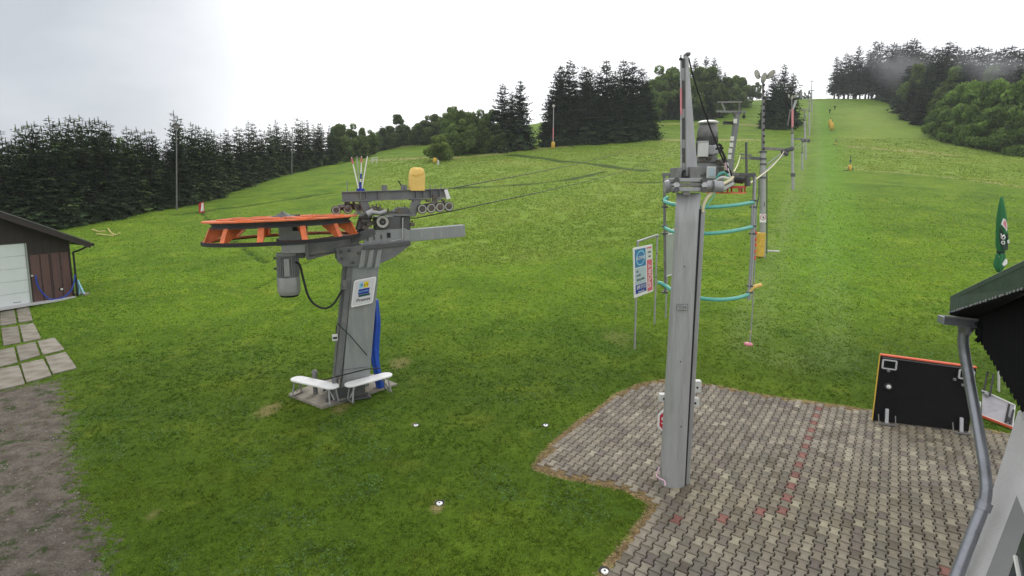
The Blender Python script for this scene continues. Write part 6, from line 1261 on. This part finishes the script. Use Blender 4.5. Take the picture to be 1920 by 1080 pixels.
# blue hose slung before the side door
def GW(p): return Matrix.Translation(org) @ Matrix.Rotation(an, 4, 'Z') @ V3(p)
P_ = [G.L(x, y, -.14) for x, y in ((67, 516), (69, 530), (75, 543), (85, 555), (95, 561), (110, 560), (124, 554), (134, 543), (139, 528), (140.5, 515))]
rope([GW(p) for p in spline(P_)], .035, 'blue_hose', 'blue hose hanging in a loop across the brown side door', M['bluehose'], 'hose', n=8)
# light blue trestle and rubble beside the garage corner
o0 = GW((.35, -.2, 0)); e_ = empty('blue_trestle', o0, 'small light blue trestle leaning beside the garage corner', 'trestle'); FR = Frame(o0, 0)
for a_, b_ in (((145, 525), (158, 552)), ((147, 526), (149, 552))): mb = MB(); A, B = FR.L(*a_, 0), FR.L(*b_, -.1); B.z = max(B.z, .02); mb.beam(A, B, .05, .07, (0, 1, 0)); mb.build('leg', M['cyanp'], e_)
o1 = ground(152, 553); mb = MB(); rr_ = random.Random(8)
for k in range(7): mb.box((rr_.uniform(-.4, .3), rr_.uniform(-.2, .3), .05), (rr_.uniform(.1, .3), rr_.uniform(.1, .2), rr_.uniform(.05, .14)), Matrix.Rotation(rr_.uniform(0, 3), 3, 'Z'))
o_ = mb.build('rubble', M['concrete'], None, .01); o_.location = o1; tag(o_, kind='stuff')
# concrete slabs before the garage
def slab(pts, label, grp):
    P_ = [ground(*p) for p in pts]; c = sum(P_, V3((0, 0, 0))) / 4; mb = MB(); Q_ = []
    for i in range(4):
        a, b = P_[i] - c, P_[(i + 1) % 4] - c
        for k in range(6): t = k / 6; p = a.lerp(b, t); w = .97 + rr_.uniform(-.014, .014); Q_.append(V3((p.x * w, p.y * w, -.06)))
    mb.prism(Q_, (0, 0, .10)); o_ = mb.build('concrete_slab', M['slab'], None, .012); o_.location = c; tag(o_, label, 'concrete slab', grp)
SG = 'concrete slabs laid in the grass before the garage'
slab([(-3, 734), (48, 722), (36, 686), (-3, 693)], 'left slab of the front row, with a dark hole, cut by the picture edge', SG); slab([(49, 720), (98, 706), (82, 674), (38, 683)], 'middle slab of the front row before the garage', SG); slab([(99, 704), (145, 692), (124, 661), (84, 670)], 'right slab of the front row before the garage', SG)
slab([(-3, 691), (34, 681), (27, 652), (-3, 658)], 'left slab of the second row before the garage', SG); slab([(37, 679), (76, 668), (67, 642), (30, 650)], 'palest slab, middle of the second row before the garage', SG); slab([(80, 667), (122, 657), (103, 634), (70, 641)], 'right slab of the second row before the garage', SG)
slab([(6, 650), (40, 644), (34, 612), (2, 616)], 'left slab of the third row leading to the garage door', SG); slab([(44, 643), (78, 636), (63, 606), (36, 611)], 'right slab of the third row leading to the garage door', SG); slab([(0, 613), (32, 608), (27, 578), (0, 582)], 'left slab touching the garage door sill', SG); slab([(35, 607), (62, 603), (54, 573), (30, 577)], 'right slab touching the garage door sill', SG)
slab([(-40, 740), (-6, 733), (-6, 694), (-45, 700)], 'slab of the front row beyond the picture edge', SG)

# ================================================================ boards leaning at the far edge of the paving
gl, gR = ground(1636, 792), ground(1816, 813); dv = gR - gl; an = math.atan2(dv.y, dv.x); gl.z += .03; e_ = empty('tipped_table', gl, 'big black board table with red top edge, tipped on its side on the paving', 'table', None, an); FR = Frame(gl, an)
P0, P1 = V3((0, 0, .02)), V3((dv.length, 0, .02)); T1, T0 = FR.L(1831, 689, .45), FR.L(1651, 665, .45)
nrm = (P1 - P0).cross(T0 - P0).normalized(); off = nrm * .05 if nrm.y < 0 else -nrm * .05
mb = MB(); mb.prism([P0, P1, T1, T0], -off); tb = mb.build('board', M['board'], e_, .004)
def onb(u, v, d=.01): return P0.lerp(P1, u) * (1 - v) + T0.lerp(T1, u) * v + off.normalized() * d
mb = MB(); mb.beam(onb(0, 1.005, -.02), onb(1, 1.005, -.02), .09, .035, (0, 0, 1)); mb.build('top_edge', M['orangeline'], tb, .004, label='bright red orange top edge'); mb = MB(); mb.beam(onb(-.004, 0, -.02), onb(-.004, 1, -.02), .012, .05, (0, 1, 0)); mb.build('side_edge', M['yellow'], tb, .003, label='yellow left edge'); mb = MB(); mb.beam(onb(.02, .965, .012), onb(.98, .965, .012), .02, .03); mb.build('under_rail', M['gpaintd'], tb)
def outline(pts, w_, name, m_, par): mb = MB(); [mb.beam(onb(*pts[i]), onb(*pts[(i + 1) % len(pts)]), w_, w_, off) for i in range(len(pts))]; return mb.build(name, m_, par, .003)
for u in (.03, .83): outline([(u, .80, .03), (u + .145, .80, .03), (u + .145, .93, .03), (u, .93, .03)], .035, 'bracket_frame', M['galv'], tb)
for u, v in ((.10, .77), (.79, .77), (.88, .70)): mb = MB(); mb.box(onb(u, v, .03), (.06, .05, .06)); mb.build('latch', M['galvd'], tb, .01)
c = onb(.12, .53, .02); mb = MB(); mb.lathe(c, [(0, .03), (.07, .025), (.09, .0)], 20, off); mb.build('round_knob', M['black'], tb); mb = MB(); mb.lathe(c + off.normalized() * .03, [(0, .02), (.045, .015), (.05, 0)], 16, off); mb.build('knob_cap', M['offwhite'], tb)
for u in (.13, .90):
    a_, b_ = onb(u, .20, .05), onb(u, .0, .12); b_.z = .03; mb = MB(); mb.beam(a_, b_, .07, .04, (0, 1, 0)); mb.build('leg', M['galv'], e_, .006); mb = MB(); mb.beam(b_ + V3((-.16, -.06, 0)), b_ + V3((.16, -.06, 0)), .05, .03); mb.beam(b_ + V3((-.17, -.05, .01)), b_ + V3((-.17, .02, .2)), .02, .02, (0, 1, 0)); mb.beam(b_ + V3((.17, -.05, .01)), b_ + V3((.17, .02, .2)), .02, .02, (0, 1, 0)); mb.build('foot', M['galvd'], e_, .004)
# second, pale board
gq = ground(1840, 783); gq.z += .02; g2_ = ground(1898, 806); dv = g2_ - gq; an = math.atan2(dv.y, dv.x); e_ = empty('pale_folding_table', gq, 'grey topped folding table lying tilted beside the black one, legs folded', 'table', None, an); FR = Frame(gq, an)
P0, P1 = V3((0, 0, .03)), V3((dv.length, 0, .03)); T0, T1 = FR.L(1842, 733, .55), FR.L(1903, 761, .55); nrm = (P1 - P0).cross(T0 - P0).normalized(); off = nrm * .04 if nrm.y < 0 else -nrm * .04
mb = MB(); mb.prism([P0, P1, T1, T0], -off); tb = mb.build('top', M['tablegrey'], e_, .004)
mb = MB(); mb.beam(onb(-.02, -.01, 0), onb(1.02, -.01, 0), .05, .05); mb.build('lower_edge', M['orangeline'], tb); mb = MB(); mb.beam(onb(0, .02, .012), onb(1, .02, .012), .02, .02); mb.beam(onb(1.01, 0, .01), onb(1.01, 1, .01), .02, .02); mb.beam(onb(0, 1.01, .01), onb(1, 1.01, .01), .03, .03); mb.build('pale_edge', M['offwhite'], tb)
for u0, v0, v1 in ((.06, .92, 1.9),): mb = MB(); mb.tube([onb(u0, v0, .04), onb(u0 + .10, v1, .04), onb(u0 + .28, v1, .04), onb(u0 + .20, v0, .04)], .02, 6); mb.build('folding_leg', M['black'], e_)
mb = MB(); mb.tube([onb(.80, .06, .05), onb(.86, .9, .05)], .022, 6); mb.tube([onb(.94, .08, .05), onb(1.0, .75, .05)], .018, 6); mb.tube([onb(.80, .08, .05), onb(.94, .3, .05), onb(.82, .35, .05), onb(.95, .1, .05)], .014, 6); mb.build('folding_leg', M['black'], e_)
mb = MB(); mb.tube([onb(.0, .95, .04), onb(.2, .98, .04)], .03, 6); mb.box(onb(.16, .88, .05), (.08, .06, .06)); mb.build('hinge_bar', M['galv'], e_); mb = MB(); mb.prism([onb(-.10, .1, .0), onb(-.03, .1, 0), onb(-.02, .5, 0), onb(-.07, .5, 0)], off); mb.build('side_flap', M['offwhite'], e_)

# ================================================================ folded umbrella
g_ = onground(1873, 13.9); e_ = empty('folded_umbrella', g_, 'folded green beer garden umbrella with dark print, tied near its bottom', 'umbrella'); FR = Frame(g_, 0)
zt_, zb2 = FR.L(1878, 369, 0), FR.L(1873, 520, 0); mb = MB(); mb.tube([(0, 0, -.05), zb2, FR.L(1874, 480, 0)], .028, 8); mb.build('pole', M['offwhite'], e_)
def cloth(y0, y1, prof_, name, m_, par, k0=8, am=.22, lab=None):
    mb = MB(); n_ = 32; vs = []
    for (y, rpx, xc) in prof_:
        c = FR.L(xc, y, 0); r_ = rpx * .86 * (FR.L(1001, 400, 0).x - FR.L(1000, 400, 0).x)
        for j in range(n_): a = 2 * math.pi * j / n_; rr_ = r_ * (1 + am * math.sin(a * k0 + y * .02) * min(1, rpx / 6)); vs.append(c + V3((math.cos(a) * rr_, math.sin(a) * rr_, 0)))
    m_n = len(prof_); mb.add(vs, [(i * n_ + j, i * n_ + (j + 1) % n_, (i + 1) * n_ + (j + 1) % n_, (i + 1) * n_ + j) for i in range(m_n - 1) for j in range(n_)] + [tuple(range(n_)), tuple(range((m_n - 1) * n_, m_n * n_))], True); return mb.build(name, m_, par, label=lab)
can = cloth(0, 0, [(369, 1.6, 1878), (372, 2.5, 1878), (385, 4.6, 1878), (405, 6.8, 1878), (425, 8, 1878), (445, 8.8, 1878), (460, 8.2, 1877.5), (470, 6, 1877), (476, 5.0, 1876.5)], 'folded_canopy', M['umbg'], e_)
cloth(0, 0, [(474, 5, 1876.5), (480, 6.6, 1876), (490, 7.4, 1875), (499, 7.2, 1873.5), (505, 5, 1873), (511, 2.4, 1873)], 'loose_hem', M['umbg'], can, 4, .42); 
mb = MB(); mb.cyl(FR.L(1876.5, 470, 0), FR.L(1876.5, 474, 0), .085, 14); mb.build('tie_strap', M['umbd'], can)
u_ = FR.L(1001, 400, 0).x - FR.L(1000, 400, 0).x
def patch(pts, m_, name, yl=-.125, lift=.0):
    mb = MB(); P_ = []
    for (x, y) in pts: 
        p = FR.L(x, y, 0); dx = (x - 1877.6) * u_; R_ = 9.6 * u_; p.y = -math.sqrt(max(R_ * R_ - dx * dx, .0002)) - .002 - lift; P_.append(p)
    mb.prism(P_, (0, .012, 0)); return mb.build(name, m_, can)
patch([(1870, 424), (1873, 436), (1880, 440), (1884, 436), (1885, 446), (1884, 456), (1881, 468), (1874, 468), (1870, 456), (1869.5, 440)], M['umbd'], 'dark_print'); patch([(1871, 420), (1873.5, 409), (1876.5, 411), (1879.5, 420), (1879, 433), (1876, 428)], M['white'], 'pale_leaf', lift=.004); patch([(1873, 419), (1874.5, 412), (1877, 415), (1878.3, 424), (1877.5, 429)], M['stripe'], 'pink_leaf', lift=.008)
for c_, w_ in (((1872.5, 444), 2.2), ((1872.5, 454), 1.8), ((1881.5, 452), 1.8)):
    t_ = [(c_[0] + math.cos(a) * w_, c_[1] + math.sin(a) * w_ * 1.6) for a in np.linspace(0, 6.283, 15)]; P_ = []
    for (x, y) in t_: p = FR.L(x, y, 0); dx = (x - 1877.6) * u_; R_ = 9.6 * u_; p.y = -math.sqrt(max(R_ * R_ - dx * dx, .0002)) - .018; P_.append(p)
    mb = MB(); mb.tube(P_, .012, 5); mb.build('white_ring', M['white'], can)
mb = MB(); mb.tube([FR.L(1877, 438, -.2), FR.L(1878, 446, -.205), FR.L(1883, 440, -.17)], .012, 5); mb.build('white_ring', M['white'], can); patch([(1872, 494), (1877, 484), (1881, 487), (1880, 493), (1874, 498)], M['white'], 'white_corner', lift=.0)

# ================================================================ building on the right: overhanging roof, boarded gable, rendered wall
BO = V3((4.6, 4.6, 0)); bl_ = empty('service_building', BO, 'corner of a building with green sheet roof, black scalloped boards and white wall', 'building'); FB = Frame(BO, 0)
def BP(px, py, Y): return at(px, py, Y) - BO
# roof: verge strip running away from above the camera to the far corner, built as a thick sheet with ribs
c0, c1 = BP(1782, 556, 4.9), BP(1930, 484, 3.6); d0, d1 = BP(1780, 588, 4.85), BP(1930, 540, 3.58)
sd_ = V3((2.6, .9, .25)); mb = MB(); mb.prism([c0, c1, d1, d0], V3((.03, .03, 0))); mb.prism([c0 + V3((.0, .0, -.012)), c1 + V3((0, 0, -.012)), c1 + sd_, c0 + sd_], V3((0, 0, -.03))); roof = mb.build('roof', M['greenroof'], bl_, .004)
mb = MB()
for k in range(26): f_ = k / 26 + rr_.uniform(0, .02); p = d0.lerp(d1, f_) + V3((-.006, -.006, .012)); mb.box(p, (rr_.uniform(.015, .05), .006, rr_.uniform(.006, .022)), Matrix.Rotation(.5, 3, 'Z'))
mb.build('lichen', M['tablegrey'], roof)
# soffit and scalloped boards
gA, gB = BP(1830, 597, 4.75), BP(1935, 545, 3.9); zA, zB = BP(1828, 622, 4.75), BP(1935, 800, 3.9)
nb = 17; mb = MB()
for k in range(nb):
    f0, f1 = k / nb, (k + .94) / nb; t0, t1, u0, u1 = gA.lerp(gB, f0), gA.lerp(gB, f1), zA.lerp(zB, f0), zA.lerp(zB, f1); m0 = u0.lerp(u1, .5) - V3((0, 0, .02))
    st_ = .03; u0 = u0 - V3((0, 0, .0)); mb.prism([t0, t1, V3((u1.x, u1.y, u0.z - .012)), V3((m0.x, m0.y, u0.z - .035)), V3((u0.x, u0.y, u0.z - .012))], V3((.03, .02, 0)))
mb.build('gable_boards', M['blackwood'], bl_)
mb = MB(); mb.prism([gA + V3((.02, .02, .0)), gB + V3((.02, .02, 0)), zB + V3((.03, .03, 0)), zA + V3((.03, .03, 0))], V3((1.2, .4, 0))); mb.prism([d0 + V3((.02, .02, 0)), d1 + V3((.02, .02, 0)), gB + V3((.05, .05, 0)), gA + V3((.05, .05, 0))], V3((0, 0, -.02))); mb.build('gable_backing', M['blackwood'], bl_)
# rendered wall: its edge leans outward towards the ground, wall face runs back towards the camera
wT, wB = BP(1908, 770, 4.7), BP(1788, 1140, 4.05); wTn, wBn = BP(2300, 760, 2.9), BP(2300, 1500, 2.4)
mb = MB(); mb.prism([wT, wTn, wBn, wB], V3((.8, .15, 0))); wall = mb.build('wall', M['render'], bl_, .012)
# battered foot of the wall reaching the paving
foot = wB + (wB - wT) * 1.05; foot.z = .0; fn = wBn.copy(); fn.z = 0; mb = MB(); mb.prism([wB - V3((0, 0, .002)), wBn - V3((0, 0, .002)), fn, foot], V3((.8, .15, 0))); mb.build('wall_foot', M['render'], bl_)
nw = (wTn - wT).cross(wB - wT).normalized(); nw = nw if nw.dot(-(BO + wT - V3((0, 0, CAM_H)))) > 0 else -nw
def onw(px, py, d=.004):
    r = ray(px, py); o_ = V3((0, 0, CAM_H)) - BO; t = (wT - o_).dot(nw) / r.dot(nw); return o_ + r * t + nw * d
mb = MB(); mb.prism([onw(1907, 930), onw(1935, 1000), onw(1935, 1120), onw(1835, 1120), onw(1850, 1079)], -nw * .003); mb.build('window_surround', M['trim'], bl_)
mb = MB(); mb.prism([onw(1921, 1000, .008), onw(1940, 1030, .008), onw(1940, 1120, .008), onw(1880, 1120, .008)], -nw * .003); wd = mb.build('window', M['glass'], bl_); mb = MB(); mb.beam(onw(1908, 1045, .015), onw(1921, 1110, .015), .02, .02, nw); mb.build('window_bar', M['offwhite'], wd)
# gutter box and bent downpipe
YG = 4.8; mb = MB(); A, B = BP(1763, 599, YG), BP(1831, 607, YG - .05); mb.beam(A, B, .10, .07); dp_o = mb.build('gutter_end', M['dpipe'], bl_, .006); mb = MB(); mb.beam(A + V3((-.005, -.045, .045)), B + V3((.0, -.045, .045)), .02, .014); mb.build('gutter_lip', M['galv'], dp_o)
mb = MB(); mb.tube([BP(1811, 606, YG), BP(1811, 616, YG), BP(1807, 626, YG)], [.085, .06, .046], 14); mb.build('outlet_funnel', M['dpipe'], bl_)
mb = MB(); mb.tube(spline([BP(1808, 616, YG), BP(1806, 640, YG), BP(1809, 665, YG - .02), BP(1817, 710, YG - .08), BP(1830, 780, YG - .2), BP(1842, 850, YG - .36), BP(1848, 895, YG - .46), BP(1849, 918, YG - .50), BP(1846, 940, YG - .53), BP(1840, 957, YG - .55)], 5), .043, 16); mb.build('downpipe', M['dpipe'], bl_)
mb = MB(); a_ = BP(1843, 950, YG - .54); b_ = BP(1782, 1110, YG - .72); e0 = a_ + (b_ - a_) * 4.4; e0.z = max(e0.z, .0); mb.tube([a_, b_], .046, 16); lowp = mb.build('lower_downpipe', M['dpipe'], bl_); mb = MB(); b2_ = V3((b_.x - .25, b_.y, .03)); mb.tube([b_, b2_], .049, 16); mb.build('lower_downpipe', M['dpipe'], bl_)
mb = MB(); mb.cyl(BP(1847, 941, YG - .535), BP(1841, 956, YG - .55), .056, 16); mb.build('pipe_socket', M['dpipe'], bl_)
mb = MB(); mb.tube(spline([BP(1832, 606, YG - .15), BP(1838, 615, YG - .15), BP(1838, 632, YG - .15), BP(1831, 640, YG - .15)]), .02, 8); mb.build('gutter_hook', M['blackwood'], bl_)

# ---------------------------------------------------------------- damp air over the slope
hz = bpy.data.materials.new('haze_air'); hz.use_nodes = True; t = hz.node_tree; t.nodes.clear()
ho = t.nodes.new('ShaderNodeOutputMaterial'); pvn = t.nodes.new('ShaderNodeVolumePrincipled'); pvn.inputs['Density'].default_value = .0003; pvn.inputs['Color'].default_value = (.93, .96, 1, 1); pvn.inputs['Anisotropy'].default_value = .2
t.links.new(pvn.outputs[0], ho.inputs['Volume'])
mb = MB(); mb.box((0, 128, 35), (1860, 446, 74)); o_ = mb.build('haze', hz, None); tag(o_, kind='stuff')
def mist(px, py, Y, sx, sy, sz, dens, rot=0):
    m = bpy.data.materials.new('mist_air'); m.use_nodes = True; t = m.node_tree; t.nodes.clear(); o1 = t.nodes.new('ShaderNodeOutputMaterial'); v = t.nodes.new('ShaderNodeVolumePrincipled'); v.inputs['Color'].default_value = (.95, .97, 1, 1)
    tc = t.nodes.new('ShaderNodeTexCoord'); ln = t.nodes.new('ShaderNodeVectorMath'); ln.operation = 'LENGTH'; t.links.new(tc.outputs['Object'], ln.inputs[0])
    r = t.nodes.new('ShaderNodeMapRange'); r.interpolation_type = 'SMOOTHSTEP'; r.inputs[1].default_value = 1; r.inputs[2].default_value = .1; r.inputs[3].default_value = 0; r.inputs[4].default_value = dens; t.links.new(ln.outputs['Value'], r.inputs[0])
    n = t.nodes.new('ShaderNodeTexNoise'); n.inputs['Scale'].default_value = 1.3; n.inputs['Detail'].default_value = 3; t.links.new(tc.outputs['Object'], n.inputs['Vector']); r2 = t.nodes.new('ShaderNodeMapRange'); r2.inputs[1].default_value = .38; r2.inputs[2].default_value = .6; t.links.new(n.outputs['Fac'], r2.inputs[0])
    x = t.nodes.new('ShaderNodeMath'); x.operation = 'MULTIPLY'; t.links.new(r.outputs[0], x.inputs[0]); t.links.new(r2.outputs[0], x.inputs[1]); t.links.new(x.outputs[0], v.inputs['Density']); t.links.new(v.outputs[0], o1.inputs['Volume'])
    mb = MB(); mb.lathe((0, 0, 0), [(max(math.sin(a), 0), -math.cos(a)) for a in np.linspace(0, math.pi, 12)], 20); o_ = mb.build('mist', m, None); o_.location = at(px, py, Y); o_.scale = (sx, sy, sz); o_.rotation_euler = (0, rot, 0); tag(o_, kind='stuff')
mist(1690, 128, 196, 16, 10, 9, .042, .5); mist(1868, 128, 126, 13, 6, 5.5, .06, .4)
